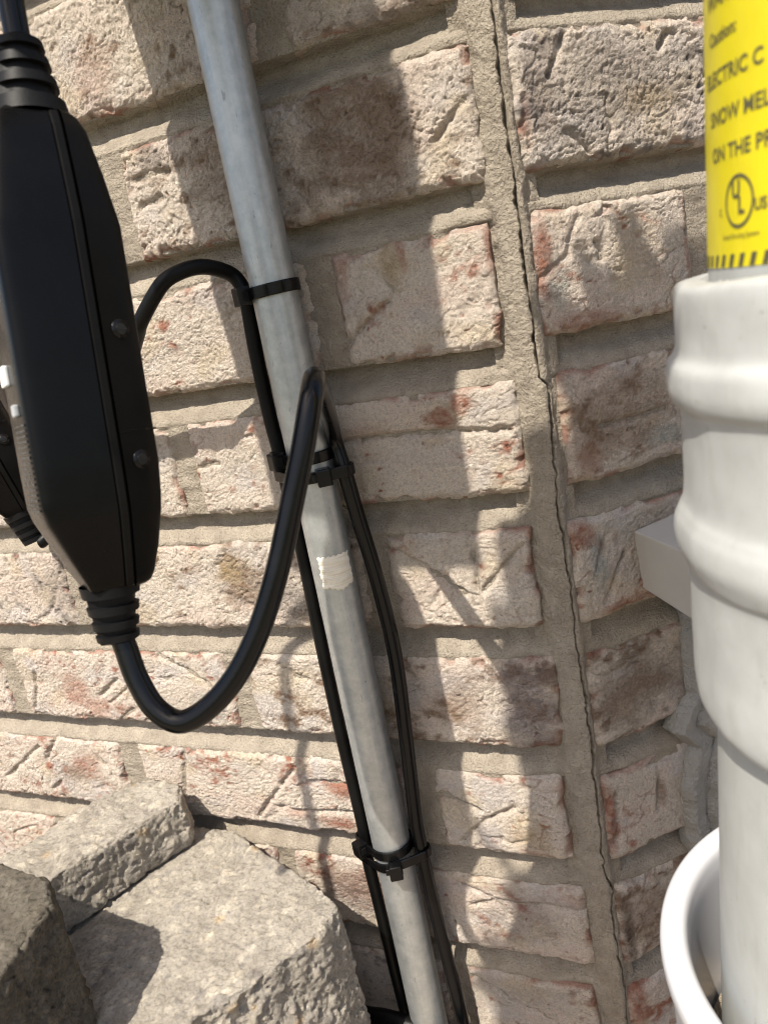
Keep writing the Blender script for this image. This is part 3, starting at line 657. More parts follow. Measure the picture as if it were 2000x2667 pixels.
def make_gfci(T, B, phi, label):
    w = (B - T) / np.linalg.norm(B - T)
    r0 = CAM_R - w * (CAM_R @ w); r0 /= np.linalg.norm(r0)
    f0 = np.cross(r0, w); f0 = f0 if f0 @ CAM_F > 0 else -f0
    e1 = r0 * math.cos(phi) + f0 * math.sin(phi); e2 = f0 * math.cos(phi) - r0 * math.sin(phi)
    root = tag(empty('cutout_box', tuple(B)), label, 'electrical box', 'in-line cut-out boxes')
    X = lambda s, a, b: T + (w * s + e1 * a + e2 * b) * 0.001
    # stations: s, front extent, back extent, half width
    ST = [(13.5, 10.0, 11.2, 12.0), (15.5, 12.4, 13.2, 14.6), (20, 14.6, 15.2, 17.2), (34, 17.8, 18.0, 20.8), (48.5, 20.6, 20.4, 23.6), (51.5, 20.9, 20.8, 24.0), (98, 21.0, 21.0, 24.2), (119.8, 21.0, 21.2, 24.2), (130, 21.0, 21.3, 24.2), (142, 20.8, 20.4, 23.6), (147, 19.6, 19.8, 22.8), (160, 14.0, 17.4, 18.4), (169.5, 9.6, 14.8, 14.6), (172.0, 8.6, 13.4, 13.0), (173.0, 7.6, 11.8, 11.6)]
    def ring(fr, bk, hw, side):
        pts = []
        if side == 'front':   # from near seam round the front to the far seam
            hw *= 0.83; raw = [(2.4, -hw), (-fr * 0.88, -hw * 0.90), (-fr, -hw * 0.74), (-fr, hw * 0.74), (-fr * 0.88, hw * 0.90), (2.4, hw)]
        else:
            hw *= 0.83; raw = [(6.6, hw), (bk * 0.80, hw * 0.84), (bk, hw * 0.62), (bk, -hw * 0.62), (bk * 0.80, -hw * 0.84), (6.6, -hw)]
        for (p, q), (p2, q2) in zip(raw[:-1], raw[1:]):
            for tt in np.linspace(0, 1, 7, endpoint=False): pts.append((p + (p2 - p) * tt, q + (q2 - q) * tt))
        pts.append(raw[-1]); return pts
    for side, mat in (('front', M_SHELL), ('back', M_SHELL_B)):
        V = []; F = []; k = None; SS = []
        for a_, b_ in zip(ST[:-1], ST[1:]):
            for tt in np.linspace(0, 1, 4, endpoint=False): SS.append(tuple(x + (y - x) * tt for x, y in zip(a_, b_)))
        SS.append(ST[-1])
        for s, fr, bk, hw in SS:
            R_ = np.array(ring(fr, bk, hw, side)); Rs = R_.copy()
            for _ in range(6): Rs[1:-1] = (Rs[:-2] + 2 * Rs[1:-1] + Rs[2:]) / 4
            k = len(Rs); V += [X(s, a, b) for a, b in Rs]
        for i in range(len(SS) - 1):
            for j in range(k - 1): F.append((i * k + j, i * k + j + 1, (i + 1) * k + j + 1, (i + 1) * k + j))
        F.append(tuple(range(k))); F.append(tuple((len(SS) - 1) * k + j for j in range(k - 1, -1, -1)))
        o = mesh_obj('front_shell' if side == 'front' else 'back_shell', V, F, mat, None)
        o.data.update()
        bm = bmesh.new(); bm.from_mesh(o.data); bmesh.ops.recalc_face_normals(bm, faces=bm.faces[:]); bm.to_mesh(o.data); bm.free()
        o.data.set_sharp_from_angle(angle=math.radians(32)); reparent(o, root)
        if side == 'back': back = o
        else: front = o
    # seam rib between the shells
    V = []; F = []
    RIB = [(13.8, 11.6)] + [(s, hw) for s, _, _, hw in ST[1:-1]] + [(172.6, 11.6)]
    for s, hw in RIB:
        hw *= 0.83
        V += [X(s, 2.5, -hw + 0.9), X(s, 3.4, -hw - 0.5), X(s, 5.4, -hw - 0.5), X(s, 6.5, -hw + 0.9), X(s, 6.5, hw - 0.9), X(s, 5.4, hw + .5), X(s, 3.4, hw + .5), X(s, 2.5, hw - 0.9)]
    for i in range(len(RIB) - 1):
        for j in range(8): F.append((i * 8 + j, i * 8 + (j + 1) % 8, (i + 1) * 8 + (j + 1) % 8, (i + 1) * 8 + j))
    F.append(tuple(range(7, -1, -1))); F.append(tuple((len(RIB) - 1) * 8 + j for j in range(8)))
    o = mesh_obj('seam_rib', V, F, M_SHELL_B, None, smooth=False); reparent(o, root)
    # split line across the back half and three recessed screws
    nrm = -(e2 * math.cos(0.30) - e1 * math.sin(0.30))
    side_t = np.cross(w, nrm)
    def wallpt(s, f):     # point on the back shell's near flank, f 0..1 from seam to rear
        st = np.array(ST); bk = np.interp(s, st[:, 0], st[:, 2]); hw = np.interp(s, st[:, 0], st[:, 3]) * 0.83
        return X(s, 6.6 + (bk * 0.80 - 6.6) * f, -hw + hw * 0.16 * f)
    for s, f in ((86.0, .62), (129.5, .62)):
        c = wallpt(s, f); a = wallpt(s, f + .1) - wallpt(s, f); a /= np.linalg.norm(a); nn = np.cross(w, a); nn = nn if nn @ e2 < 0 else -nn
        M = frame(c + nn * 0.0001, a, w, nn)
        bm = bmesh.new(); bmesh.ops.create_cone(bm, cap_ends=True, segments=28, radius1=0.0034, radius2=0.0033, depth=0.0006, matrix=M)
        ob = bm_obj('screw_well', bm, M_TIE, None, True); reparent(ob, root)
        bm = bmesh.new(); bmesh.ops.create_cone(bm, cap_ends=True, segments=24, radius1=0.0019, radius2=0.0018, depth=0.0008, matrix=M @ Matrix.Translation((0, 0, 0.0001)))
        b2 = box_bm((0.0034, 0.0006, 0.0004), M @ Matrix.Translation((0, 0, 0.0007))); bm_join(bm, b2)
        ob = bm_obj('screw', bm, M_SCREW_D, None); reparent(ob, root)
    V = []; F = []
    for f in np.linspace(0.0, 1.0, 8):
        c = wallpt(119.5, f); V += [c - w * 0.00028 - e2 * 0.00012, c + w * 0.00028 - e2 * 0.00012]
    st = np.array(ST); bk = np.interp(119.5, st[:, 0], st[:, 2]); hw = np.interp(119.5, st[:, 0], st[:, 3]) * 0.83
    for f in np.linspace(0.1, 1, 4):
        c = X(119.5, bk * .8 + bk * .2 * f + .12, -hw * .84 + hw * .22 * f); V += [c - w * 0.00028, c + w * 0.00028]
    F = [(2 * i, 2 * i + 1, 2 * i + 3, 2 * i + 2) for i in range(len(V) // 2 - 1)]
    ob = mesh_obj('split_line', V, F, M_TIE, None); reparent(ob, root)
    strain(root, T, w, 0.0145, -0.0105, 0.0126, 0.0072, e1, e2)
    strain(root, T, w, 0.1715, 0.1925, 0.0105, 0.0074, e1, e2)
    # two white push buttons and rows of fine white print on the front face
    for s, b, sz in ((97.0, 3.0, 0.0085), (109.0, -6.5, 0.0050)):
        M = frame(X(s, -21.6, b), e2, w, -e1)
        ob = bm_obj('push_button', box_bm((sz, sz * 0.8, 0.0018), M, 0.0006, 2), M_WHITE if sz > 0.006 else M_BOXGREY, None, False); reparent(ob, root)
    rng = np.random.RandomState(3); bm = bmesh.new()
    for i in range(17):
        s = 114 + i * 1.75; b = -13.6
        fr = float(np.interp(s, st[:, 0], st[:, 1]))
        while b < 4:
            L_ = rng.uniform(0.9, 3.4)
            bm_join(bm, box_bm((L_ * 0.001, rng.uniform(0.0004, 0.0008), 0.00008), frame(X(s, -fr - 0.03, b + L_ / 2), e2, w, -e1)))
            b += L_ + rng.uniform(0.5, 2.2)
    ob = bm_obj('fine_print', bm, M_PRINT, None); reparent(ob, root)
    return root, w
gf1, w1 = make_gfci(T1, B1, math.radians(33), 'large black cut-out box hanging in front of the wall, nearest the camera')
w2 = np.array([0.2501, 0.0313, -0.9677])
B2 = np.array([-0.3187, -0.0340, -0.2252]); T2 = B2 - w2 * 0.1934
gf2, w2 = make_gfci(T2, B2, math.radians(22), 'black cut-out box half hidden behind the nearer one at the left edge')

# ------------------------------------------------------------------ unseen junction box added above to shade the wall, and the supply cords
ENC = dict(x0=-0.187, x1=-0.076, d=0.205, z0=0.078, z1=0.300)
jb = tag(empty('shade_junction_box', ((ENC['x0'] + ENC['x1']) / 2, -0.03, ENC['z0'])), 'unseen grey junction box on top of the conduit, added to cast shade on the wall', 'junction box')
o = bm_obj('box_body', box_bm((ENC['x1'] - ENC['x0'], ENC['d'] - 0.012, ENC['z1'] - ENC['z0']), Matrix.Translation(((ENC['x0'] + ENC['x1']) / 2, -0.012 - (ENC['d'] - 0.012) / 2, (ENC['z0'] + ENC['z1']) / 2)), 0.006, 3), M_BOXGREY); reparent(o, jb)
o = bm_obj('box_cover', box_bm((ENC['x1'] - ENC['x0'] + 0.008, 0.014, ENC['z1'] - ENC['z0'] + 0.008), Matrix.Translation(((ENC['x0'] + ENC['x1']) / 2, -ENC['d'] - 0.0075, (ENC['z0'] + ENC['z1']) / 2)), 0.004, 3), M_BOXGREY); reparent(o, jb)
o = lathe('conduit_connector', [(0.0125, 0.050), (0.0165, 0.050), (0.0165, 0.072), (0.0185, 0.0725), (0.0185, 0.0775), (0.012, 0.0775)], lambda z: (PX, PY - 0.0), M_EMT, None, 32); reparent(o, jb)
top1 = T1 - w1 * 0.008; top2 = T2 - w2 * 0.008
tag(tube('supply_cord', [top1 + w1 * 0.006, top1 - w1 * 0.02, top1 - w1 * 0.05 + np.array([0, .004, 0]), (-0.128, -0.125, 0.060), (-0.128, -0.115, 0.084)], 0.0041, M_CABLE), 'black cord running up out of the top of the near box', 'power cord', 'cords feeding the boxes')
tag(tube('supply_cord', [top2 + w2 * 0.006, top2 - w2 * 0.02, top2 - w2 * 0.06, (-0.385, -0.045, 0.10), (-0.34, -0.05, 0.16), (-0.25, -0.06, 0.17), (-0.185, -0.06, 0.17)], 0.0041, M_CABLE), 'black cord running up from the half hidden box, outside the picture', 'power cord', 'cords feeding the boxes')
tag(tube('supply_cord', [(-0.150, -0.222, 0.150), (-0.152, -0.234, 0.135), (-0.170, -0.240, 0.100), (-0.200, -0.238, 0.072), (-0.2145, -0.240, 0.045), (-0.2195, -0.240, -0.01), (-0.2202, -0.240, -0.08), (-0.2200, -0.240, -0.135)], 0.0041, M_CABLE), 'unseen black cord hanging from the junction box, added to cast a shadow stripe', 'power cord', 'cords feeding the boxes')  # loose cord added out of view for its thin shadow on the bricks

# ------------------------------------------------------------------ zip ties
def hull(P):
    P = sorted(map(tuple, P))
    def half(pts):
        h = []
        for p in pts:
            while len(h) >= 2 and (h[-1][0] - h[-2][0]) * (p[1] - h[-2][1]) - (h[-1][1] - h[-2][1]) * (p[0] - h[-2][0]) <= 0: h.pop()
            h.append(p)
        return h[:-1]
    return np.array(half(P) + half(P[::-1]))
def cable_at(path, z):
    C_ = catmull(path, 10); i = np.abs(C_[:, 2] - z).argmin(); return C_[i, :2]
def zip_tie(z, use, head_ang, tilt, label, wd=0.0060):
    circ = [((PX, PY), PR)] + [(cable_at(LC if k == 'l' else RC, z), 0.0040) for k in use]
    pts = np.vstack([np.array(c) + circle(r + 0.0006, 40) for c, r in circ]); H = hull(pts)
    seg = np.linalg.norm(np.roll(H, -1, 0) - H, axis=1); cum = np.r_[0, np.cumsum(seg)]; tot = cum[-1]
    Hc = np.vstack([H, H[:1]]); s = np.linspace(0, tot, 90, endpoint=False)
    P = np.c_[np.interp(s, cum, Hc[:, 0]), np.interp(s, cum, Hc[:, 1])]
    cen = P.mean(0); T = np.roll(P, -1, 0) - np.roll(P, 1, 0); T /= np.linalg.norm(T, axis=1)[:, None]; Nn = np.c_[T[:, 1], -T[:, 0]]
    zz = z + (P - cen) @ np.array(tilt)
    root = tag(empty('cable_tie', (cen[0], cen[1], z)), label, 'cable tie', 'black cable ties on the conduit')
    th = 0.0012; V = []; k = len(P)
    for (o_, dz) in ((0, -wd / 2), (th * .75, -wd / 2), (th, -wd / 2 + .0005), (th, wd / 2 - .0005), (th * .75, wd / 2), (0, wd / 2)):
        V.append(np.c_[P + Nn * o_, zz + dz])
    V = np.vstack(V); F = [(a * k + j, a * k + (j + 1) % k, ((a + 1) % 6) * k + (j + 1) % k, ((a + 1) % 6) * k + j) for a in range(6) for j in range(k)]
    o = mesh_obj('strap', V, F, M_TIE, None, smooth=False); reparent(o, root)
    a = np.array([math.cos(head_ang), math.sin(head_ang)]); i = ((P - cen) @ a).argmax() if True else 0
    ang = np.arctan2(P[:, 1] - cen[1], P[:, 0] - cen[0]); i = np.abs(np.angle(np.exp(1j * (ang - head_ang)))).argmin()
    nx, tx = np.r_[Nn[i], 0], np.r_[T[i], 0]
    c = np.r_[P[i] + Nn[i] * 0.0036, zz[i]]
    bm = box_bm((0.0072, 0.0078, 0.0092), frame(c, nx, tx, np.array([0, 0, 1.0])), 0.0009, 2)
    o = bm_obj('head', bm, M_TIE); reparent(o, root)
    bm = box_bm((0.0034, 0.0012, 0.0044), frame(c + tx * 0.0036, nx, tx, np.array([0, 0, 1.0])), 0.0002, 1)
    o = bm_obj('slot', bm, M_RUBBER); reparent(o, root)
    bm = box_bm((0.0014, 0.0022, 0.0040), frame(c - tx * 0.0048, nx, tx, np.array([0, 0, 1.0])), 0.0003, 1)
    o = bm_obj('cut_tail', bm, M_TIE); reparent(o, root)
    return root
rad = math.radians
zip_tie(-0.1046, 'l', rad(232), (0.06, 0.0), 'topmost black cable tie, around the conduit just under the small cord arch')
zip_tie(-0.1905, 'l', rad(222), (0.0, 0.0), 'black cable tie with its head left of the conduit, behind the big loop')
zip_tie(-0.2005, 'lr', rad(-40), (0.0, 0.0), 'black cable tie with its head right of the conduit, crossing behind the big loop')
zip_tie(-0.4370, 'l', rad(205), (0.05, 0.0), 'upper of the two lowest black ties, its head left of the conduit')
zip_tie(-0.4455, 'lr', rad(-62), (0.16, 0.0), 'lowest black cable tie, its square head at the front right of the conduit')

# ------------------------------------------------------------------ white pipe with coupling and warning label
AX0 = np.array([0.13770, -0.13470]); RH = np.array([0.92306, 0.38464]); TL = 0.055
axis = lambda z: AX0 + RH * (z + 0.1) * TL
pipe = tag(empty('plastic_pipe', (*axis(-0.35), -0.35)), 'big white plastic pipe with a thick coupling and yellow warning label', 'pipe')
def prof_s(pts, k=6):
    P = catmull(np.array(pts), k); return [tuple(p) for p in P]
o = lathe('upper_pipe', [(0.0520, 0.26), (0.057, 0.26), (0.057, 0.1), (0.057, -0.06), (0.057, -0.100), (0.057, -0.150)], axis, M_PVC_PIPE, None, 160); reparent(o, pipe)
o = lathe('lower_pipe', [(0.0565, -0.235), (0.0565, -0.300), (0.0565, -0.400), (0.0565, -0.500), (0.050, -0.500)], axis, M_PVC_PIPE, None, 160); reparent(o, pipe)
cp = [(0.0574, -0.1400), (0.0574, -0.1310)] + prof_s([(0.0585, -0.1268), (0.0635, -0.1266), (0.0656, -0.1276), (0.0663, -0.1300), (0.0663, -0.1345), (0.0660, -0.1410), (0.0663, -0.1450), (0.0680, -0.1475), (0.0686, -0.1500), (0.0686, -0.1540), (0.0676, -0.1572), (0.0656, -0.1600), (0.0648, -0.1650), (0.0646, -0.1750), (0.0647, -0.1860), (0.0660, -0.1900), (0.0672, -0.1935), (0.0673, -0.1990), (0.0654, -0.2045), (0.0634, -0.2095), (0.0630, -0.2300), (0.0629, -0.2440), (0.0622, -0.2500), (0.0600, -0.2530), (0.0574, -0.2530)], 5) + [(0.0574, -0.2400)]
o = lathe('coupling', cp, axis, M_PVC, None, 200); reparent(o, pipe)
# slight moulding unevenness of the coupling
me = o.data; co_ = np.zeros(len(me.vertices) * 3); me.vertices.foreach_get('co', co_); co_ = co_.reshape(-1, 3)
nz = fbm3(co_, 0.03, 2, 5)
for i_ in range(len(co_)):
    c_ = axis(co_[i_, 2]); d_ = co_[i_, :2] - c_; L_ = np.linalg.norm(d_)
    if L_ > 0.0585: co_[i_, :2] += d_ / L_ * 0.0007 * nz[i_]; co_[i_, 2] += 0.0008 * perlin(co_[i_:i_ + 1] / 0.035, 9)[0]
me.vertices.foreach_set('co', co_.ravel()); me.update()
def on_cyl(deg, z, r=0.0572):
    c = axis(z); a = math.radians(deg); return (c[0] + r * math.cos(a), c[1] + r * math.sin(a), z)
def cyl_sheet(name, d0, d1, z0, z1, r, mat, parent, na=60, nz=3):
    V = [on_cyl(d, z, r) for z in np.linspace(z0, z1, nz) for d in np.linspace(d0, d1, na)]
    F = [(i * na + j, i * na + j + 1, (i + 1) * na + j + 1, (i + 1) * na + j) for i in range(nz - 1) for j in range(na - 1)]
    o = mesh_obj(name, V, F, mat, None); reparent(o, parent); return o
lab = cyl_sheet('warning_label', -184, -20, -0.1243, -0.0610, 0.05716, M_YELLOW, pipe, 90)
lab['label'] = 'yellow warning label with black lettering wrapped on the pipe'
def sub(o):      # sub-part of the label
    o.parent = lab; o.matrix_parent_inverse = (Matrix.Translation(-Vector(pipe.location))).copy() if False else Matrix.Identity(4)
    return o
cyl_sheet('red_band', -184, -20, -0.0606, -0.0300, 0.05716, M_RED, pipe, 90)
def wrap_text(txt, deg0, z, size, bold=0.0, sx=1.0):
    cu = bpy.data.curves.new('lettering', 'FONT'); cu.body = txt; cu.size = size; cu.offset = bold; cu.resolution_u = 3
    ob = bpy.data.objects.new('lettering', cu); COL.objects.link(ob)
    dg = bpy.context.evaluated_depsgraph_get(); me = bpy.data.meshes.new_from_object(ob.evaluated_get(dg))
    bpy.data.objects.remove(ob); bpy.data.curves.remove(cu)
    bm = bmesh.new(); bm.from_mesh(me)
    bmesh.ops.subdivide_edges(bm, edges=[e for e in bm.edges if e.calc_length() > size * 0.3], cuts=2)
    for v in bm.verts:
        d = deg0 + math.degrees(v.co.x * sx / 0.0572); zz = z + v.co.y
        v.co = on_cyl(d, zz, 0.05730)
    bm.to_mesh(me); bm.free(); me.materials.append(M_INK)
    o = bpy.data.objects.new('lettering', me); COL.objects.link(o); return o
def part_of_label(o):
    o.parent = lab; o.matrix_parent_inverse = Matrix.Translation(-Vector(pipe.location)).inverted() @ Matrix.Translation(-Vector(pipe.location))
    return o
bpy.context.view_layer.update()
inv = lab.matrix_world.inverted()
def to_label(o): o.parent = lab; o.matrix_parent_inverse = inv; return o
for txt, d0, z, sz in (('WARNING', -167, -0.0662, 0.0052), ('Caution:', -165.5, -0.0737, 0.0040), ('ELECTRIC C', -168.6, -0.0826, 0.0047), ('SNOW MEL', -165.4, -0.0913, 0.0047), ('ON THE PR', -164.3, -0.0995, 0.0047)):
    to_label(wrap_text(txt, d0, z, sz, 0.00009, 1.1))
to_label(wrap_text('c', -159.6, -0.1122, 0.0036)); to_label(wrap_text('US', -144.0, -0.1122, 0.0036, 0.0001))
to_label(wrap_text('Listed De-icing System', -157.8, -0.1177, 0.0017))
to_label(wrap_text('U', -152.9, -0.1086, 0.0052, 0.0002)); to_label(wrap_text('L', -150.2, -0.1122, 0.0052, 0.0002))
V = []; nn = 48
for j in range(nn):
    a = 2 * math.pi * j / nn
    for r in (0.0052, 0.0060): V.append(on_cyl(-150.0 + math.degrees(r * math.cos(a) / 0.0572), -0.1095 + r * math.sin(a), 0.0573))
to_label(mesh_obj('listing_ring', V, [(2 * j, 2 * j + 1, (2 * j + 3) % (2 * nn), (2 * j + 2) % (2 * nn)) for j in range(nn)], M_INK, None))
for i in range(30):
    d = -181 + i * 4.4
    V = [on_cyl(d, -0.1241, .0573), on_cyl(d + 1.9, -0.1241, .0573), on_cyl(d + 2.9, -0.1212, .0573), on_cyl(d + 1.0, -0.1212, .0573)]
    to_label(mesh_obj('hazard_bar', V, [(0, 1, 2, 3)], M_INK, None))

# ------------------------------------------------------------------ open pipe hub around the white pipe's foot
HC = np.array([0.1300, -0.1310]); HZ = -0.350
hax = lambda z: HC
hub = tag(empty('pipe_hub', (*HC, GZ)), 'open glossy white hub of a wider drain pipe at the bottom right', 'drain pipe')
hp = [(0.0700, -0.58), (0.0715, -0.45), (0.0722, -0.362)] + prof_s([(0.0722, -0.358), (0.0732, -0.3520), (0.0760, -0.3495), (0.0800, -0.3500), (0.0822, -0.3530), (0.0824, -0.3580), (0.0812, -0.3640), (0.0800, -0.3700)], 5) + [(0.0796, -0.40), (0.0794, -0.50), (0.0794, -0.60)]
o = lathe('hub_wall', hp, hax, M_HUB, None, 160); reparent(o, hub)
# debris lying in the hub
bm = bmesh.new(); bmesh.ops.create_circle(bm, cap_ends=True, segments=48, radius=0.0705)
bmesh.ops.translate(bm, vec=(*HC, -0.412), verts=bm.verts); o = bm_obj('silt', bm, M_SOIL); reparent(o, hub)
M_BARK = mat_plain('bark', (0.46, 0.33, 0.19), 0.8, var=0.3); rng = np.random.RandomState(11)
for a, r, ln, lb in ((188, 0.0640, 0.024, 'longer tan bark chip lying inside the open white hub'), (214, 0.0650, 0.014, 'shorter tan bark chip lying inside the open white hub')):
    a = rad(a); c = Vector((HC[0] + r * math.cos(a), HC[1] + r * math.sin(a), -0.4085))
    bm = box_bm((ln, 0.0065, 0.0030), Matrix.Translation(c) @ Matrix.Rotation(a + 1.4, 4, 'Z') @ Matrix.Rotation(0.18, 4, 'Y'), 0.0010, 2)
    for v in bm.verts: v.co += Vector((rng.uniform(-1, 1), rng.uniform(-1, 1), rng.uniform(-1, 1))) * 0.0004
    tag(bm_obj('bark_chip', bm, M_BARK), lb, 'bark chip', 'bark chips in the hub')

# ------------------------------------------------------------------ concrete blocks
def make_stone(name, top, z_top, z_bot, mat, label, seed, rough, shrink=0.0, vox=0.0014, tilt=(0, 0), broken=0.0):
    bm = bmesh.new(); c = np.mean(top, 0)
    ta = [bm.verts.new((x * 1e-3, y * 1e-3, (z_top + tilt[0] * (x - c[0]) + tilt[1] * (y - c[1])) * 1e-3)) for x, y in top]
    tb = [bm.verts.new(((c[0] + (x - c[0]) * (1 + shrink)) * 1e-3, (c[1] + (y - c[1]) * (1 + shrink)) * 1e-3, z_bot * 1e-3)) for x, y in top]
    n = len(ta); bm.faces.new(ta); bm.faces.new(tb[::-1])
    for i in range(n): bm.faces.new((ta[i], tb[i], tb[(i + 1) % n], ta[(i + 1) % n]))
    bmesh.ops.recalc_face_normals(bm, faces=bm.faces[:])
    me = bpy.data.meshes.new(name); bm.to_mesh(me); bm.free()
    o = bpy.data.objects.new(name, me); COL.objects.link(o)
    md = o.modifiers.new('r', 'REMESH'); md.mode = 'VOXEL'; md.voxel_size = vox
    sm = o.modifiers.new('s', 'SMOOTH'); sm.factor = 0.5; sm.iterations = 4
    dg = bpy.context.evaluated_depsgraph_get(); m2 = bpy.data.meshes.new_from_object(o.evaluated_get(dg))
    bpy.data.objects.remove(o)
    nv = len(m2.vertices); P = np.zeros(nv * 3); m2.vertices.foreach_get('co', P); P = P.reshape(-1, 3)
    Nn = np.zeros(nv * 3); m2.vertices.foreach_get('normal', Nn); Nn = Nn.reshape(-1, 3)
    q = P * 1000
    big = fbm3(q, 38, 2, seed); mid = fbm3(q, 12, 3, seed + 9); fine = fbm3(q, 4, 2, seed + 19)
    f1, f2, cv = cells3(q / 9.0 + 0.25 * mid[:, None], seed)
    peb = sstep(0.62, 0.30, f1) * (cv > 0.62)
    g1, g2, gv = cells3(q / 4.0, seed + 5); peb2 = sstep(0.6, 0.3, g1) * (gv > 0.6)
    side = 1 - sstep(0.3, 0.8, Nn[:, 2])
    pits = sstep(0.25, 0.5, perlin(q / 5.0, seed + 31)) + 0.7 * sstep(0.3, 0.5, perlin(q / 2.6, seed + 33))
    rim = np.exp(-((Nn[:, 2] - 0.62) / 0.26) ** 2); k1, k2, _ = cells3(q / 11.0 + 0.4 * mid[:, None], seed + 7)
    h = -rim * (4.2 * np.clip(0.75 - k1, 0, 1) + 1.8 * np.clip(mid, 0, 1)) + rough * (1.8 * big + 0.55 * mid + 0.4 * fine - 0.7 * sstep(0.16, 0, np.abs(perlin(q / 8.0, seed + 41))) * sstep(0, .4, mid) - 0.5 * sstep(0.2, 0, np.abs(perlin(q / 3.6, seed + 43)))) + 0.8 * peb + 0.5 * peb2 - 1.3 * pits
    if broken:
        c1, c2, _ = cells3(q / 15.0 + 0.35 * mid[:, None], seed + 3)
        front = side * sstep(-0.2, -0.7, Nn[:, 1])
        h -= broken * front * (6.5 * (1 - c1) - 2 + 2.5 * mid)
    P = P + Nn * (h * 0.001)[:, None]
    m2.vertices.foreach_set('co', P.ravel()); m2.update()
    m2.polygons.foreach_set('use_smooth', np.ones(len(m2.polygons), bool))
    tone = 1 + 0.10 * big + 0.12 * mid
    col = np.repeat(tone[:, None], 3, 1)
    warm = np.array((1.25, 1.05, 0.80)); pale = np.array((1.35, 1.33, 1.28)); dark = np.array((0.72, 0.72, 0.76))
    for k, tint in ((peb * (cv > .975), warm), (peb * (cv > .80) * (cv <= .975), pale), (peb * (cv <= .70), dark), (peb2 * (gv > .9), pale), (peb2 * (gv < .7), dark)):
        col = col * (1 - 0.75 * k[:, None]) + col * tint * 0.75 * k[:, None]
    at = m2.color_attributes.new('Col', 'FLOAT_COLOR', 'POINT')
    at.data.foreach_set('color', np.c_[np.clip(col, 0.2, 1.7), np.ones(nv)].ravel().astype(np.float32))
    m2.materials.clear(); m2.materials.append(mat); m2.name = name
    o = bpy.data.objects.new(name, m2); COL.objects.link(o)
    o['label'] = label; o['category'] = 'concrete block'; o['group'] = 'loose concrete blocks by the wall'
    return o
make_stone('concrete_block', [(-318, -9), (-250, -9), (-158, -48), (-143, -58), (-146, -82), (-168, -122), (-200, -160), (-300, -215), (-390, -190), (-400, -110)], -449, -596, M_STONE,
           'large pale concrete block with a broken front edge beside the conduit', 3, 1.0, 0.03, broken=1.0)
make_stone('concrete_block', [(-311, -8), (-282, -12), (-270, -28), (-300, -108), (-318, -160), (-372, -160), (-352, -95), (-335, -30)], -411, -447.5, M_STONE,
           'narrow concrete block lying on the large one with its end against the brick', 14, 0.9, 0.02, tilt=(0.0, -0.05))
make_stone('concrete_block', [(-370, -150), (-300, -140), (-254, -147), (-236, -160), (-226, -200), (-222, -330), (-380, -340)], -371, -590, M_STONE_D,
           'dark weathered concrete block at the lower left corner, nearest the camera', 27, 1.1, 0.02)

# ------------------------------------------------------------------ black hose on the ground at the wall's foot
tag(tube('garden_hose', mm([[-330, -30, -585], [-240, -26, -578], [-168.8, -24, -575], [-144, -24, -574], [-90, -26, -580], [-20, -40, -590]]), 0.0055, M_CABLE2), 'thin black hose at the foot of the wall behind the conduit', 'hose')

# ------------------------------------------------------------------ unseen leafy branch, added overhead to shade the corner
M_LEAF = mat_plain('green_leaf', (0.055, 0.105, 0.030), 0.5, 0.4, var=0.25)
M_TWIG = mat_plain('twig_bark', (0.10, 0.07, 0.045), 0.8, 0.3, var=0.3)
CAN = np.array([(-22, -262), (54, -186), (76, -255), (30, -380), (15, -450), (-25, -520), (-60, -580), (-150, -590), (-165, -555), (-100, -490), (-94, -400), (-70, -354), (-36, -332)], float)
def inside(pt, poly):
    c = False; n = len(poly)
    for i in range(n):
        (x1, y1), (x2, y2) = poly[i], poly[i - 1]
        if (y1 > pt[1]) != (y2 > pt[1]) and pt[0] < (x2 - x1) * (pt[1] - y1) / (y2 - y1) + x1: c = not c
    return c
br = tag(empty('shade_branch', (-0.06, -0.62, 0.30)), 'unseen leafy green branch, added overhead to shade the corner', 'branch')
lv = []; lf = []
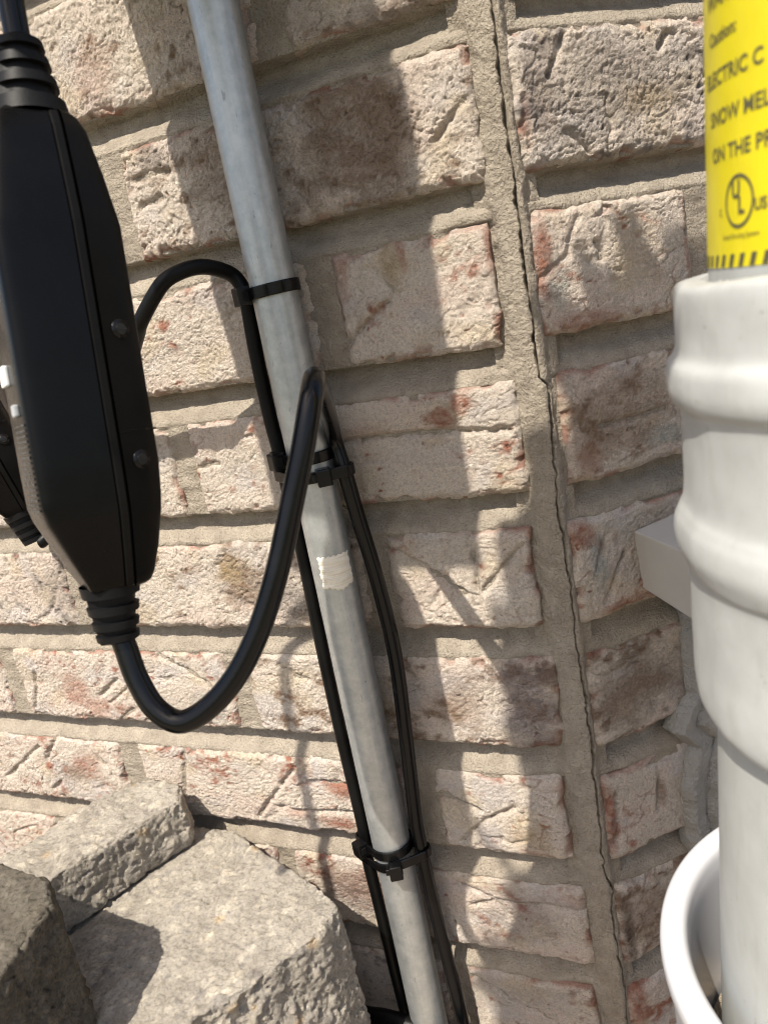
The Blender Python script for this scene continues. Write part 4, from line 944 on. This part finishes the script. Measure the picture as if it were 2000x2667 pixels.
for i, t_ in enumerate(np.linspace(0, 1, 9)):
    wdt = 0.019 * math.sin(math.pi * min(1, t_ * 0.93 + 0.05)) ** 0.8
    for q_ in (-1, -0.5, 0, 0.5, 1): lv.append((q_ * wdt, (t_ - 0.5) * 0.062, 0.004 * abs(q_) - 0.010 * (t_ - 0.5) ** 2 * 4))
for i in range(8):
    for j in range(4): lf.append((i * 5 + j, i * 5 + j + 1, i * 5 + j + 6, i * 5 + j + 5))
leaf_me = bpy.data.meshes.new('shade_leaf'); leaf_me.from_pydata(lv, [], lf); leaf_me.update(); leaf_me.materials.append(M_LEAF)
leaf_me.polygons.foreach_set('use_smooth', np.ones(len(leaf_me.polygons), bool))
rng = np.random.RandomState(5); spots = []
for gx in np.arange(-190, 90, 13):
    for gy in np.arange(-610, -160, 15):
        pt = (gx + rng.uniform(-5, 5), gy + rng.uniform(-5, 5))
        if inside(pt, CAN): spots.append(pt)
zax = Vector(SUN)
for gx, gy in spots:
    nrm = (zax + Vector(rng.normal(size=3)) * 0.22).normalized()
    q_ = nrm.to_track_quat('Z', 'Y').to_matrix().to_4x4() @ Matrix.Rotation(rng.uniform(0, 6.283), 4, 'Z')
    o = bpy.data.objects.new('shade_leaf', leaf_me); COL.objects.link(o)
    zz_ = 0.30 + rng.uniform(-0.02, 0.02); dt = (zz_ - 0.30) / 1.55
    o.matrix_world = Matrix.Translation((gx * 1e-3 - 0.13 * dt, gy * 1e-3 - dt, zz_)) @ q_ @ Matrix.Scale(rng.uniform(0.52, 0.72), 4)
    M_ = o.matrix_world.copy(); o.parent = br; o.matrix_parent_inverse = Matrix.Translation(-Vector(br.location))
    o.matrix_basis = M_
for pts in ([(-0.20, -0.95, 0.36), (-0.10, -0.62, 0.318), (-0.055, -0.45, 0.315), (-0.025, -0.33, 0.312), (0.01, -0.22, 0.306)], [(-0.085, -0.53, 0.316), (-0.12, -0.50, 0.312), (-0.14, -0.47, 0.306)], [(-0.045, -0.40, 0.315), (0.0, -0.34, 0.312), (0.03, -0.27, 0.306)]):
    reparent(tube('shade_twig', pts, 0.0025, M_TWIG, None, 6, 8), br)
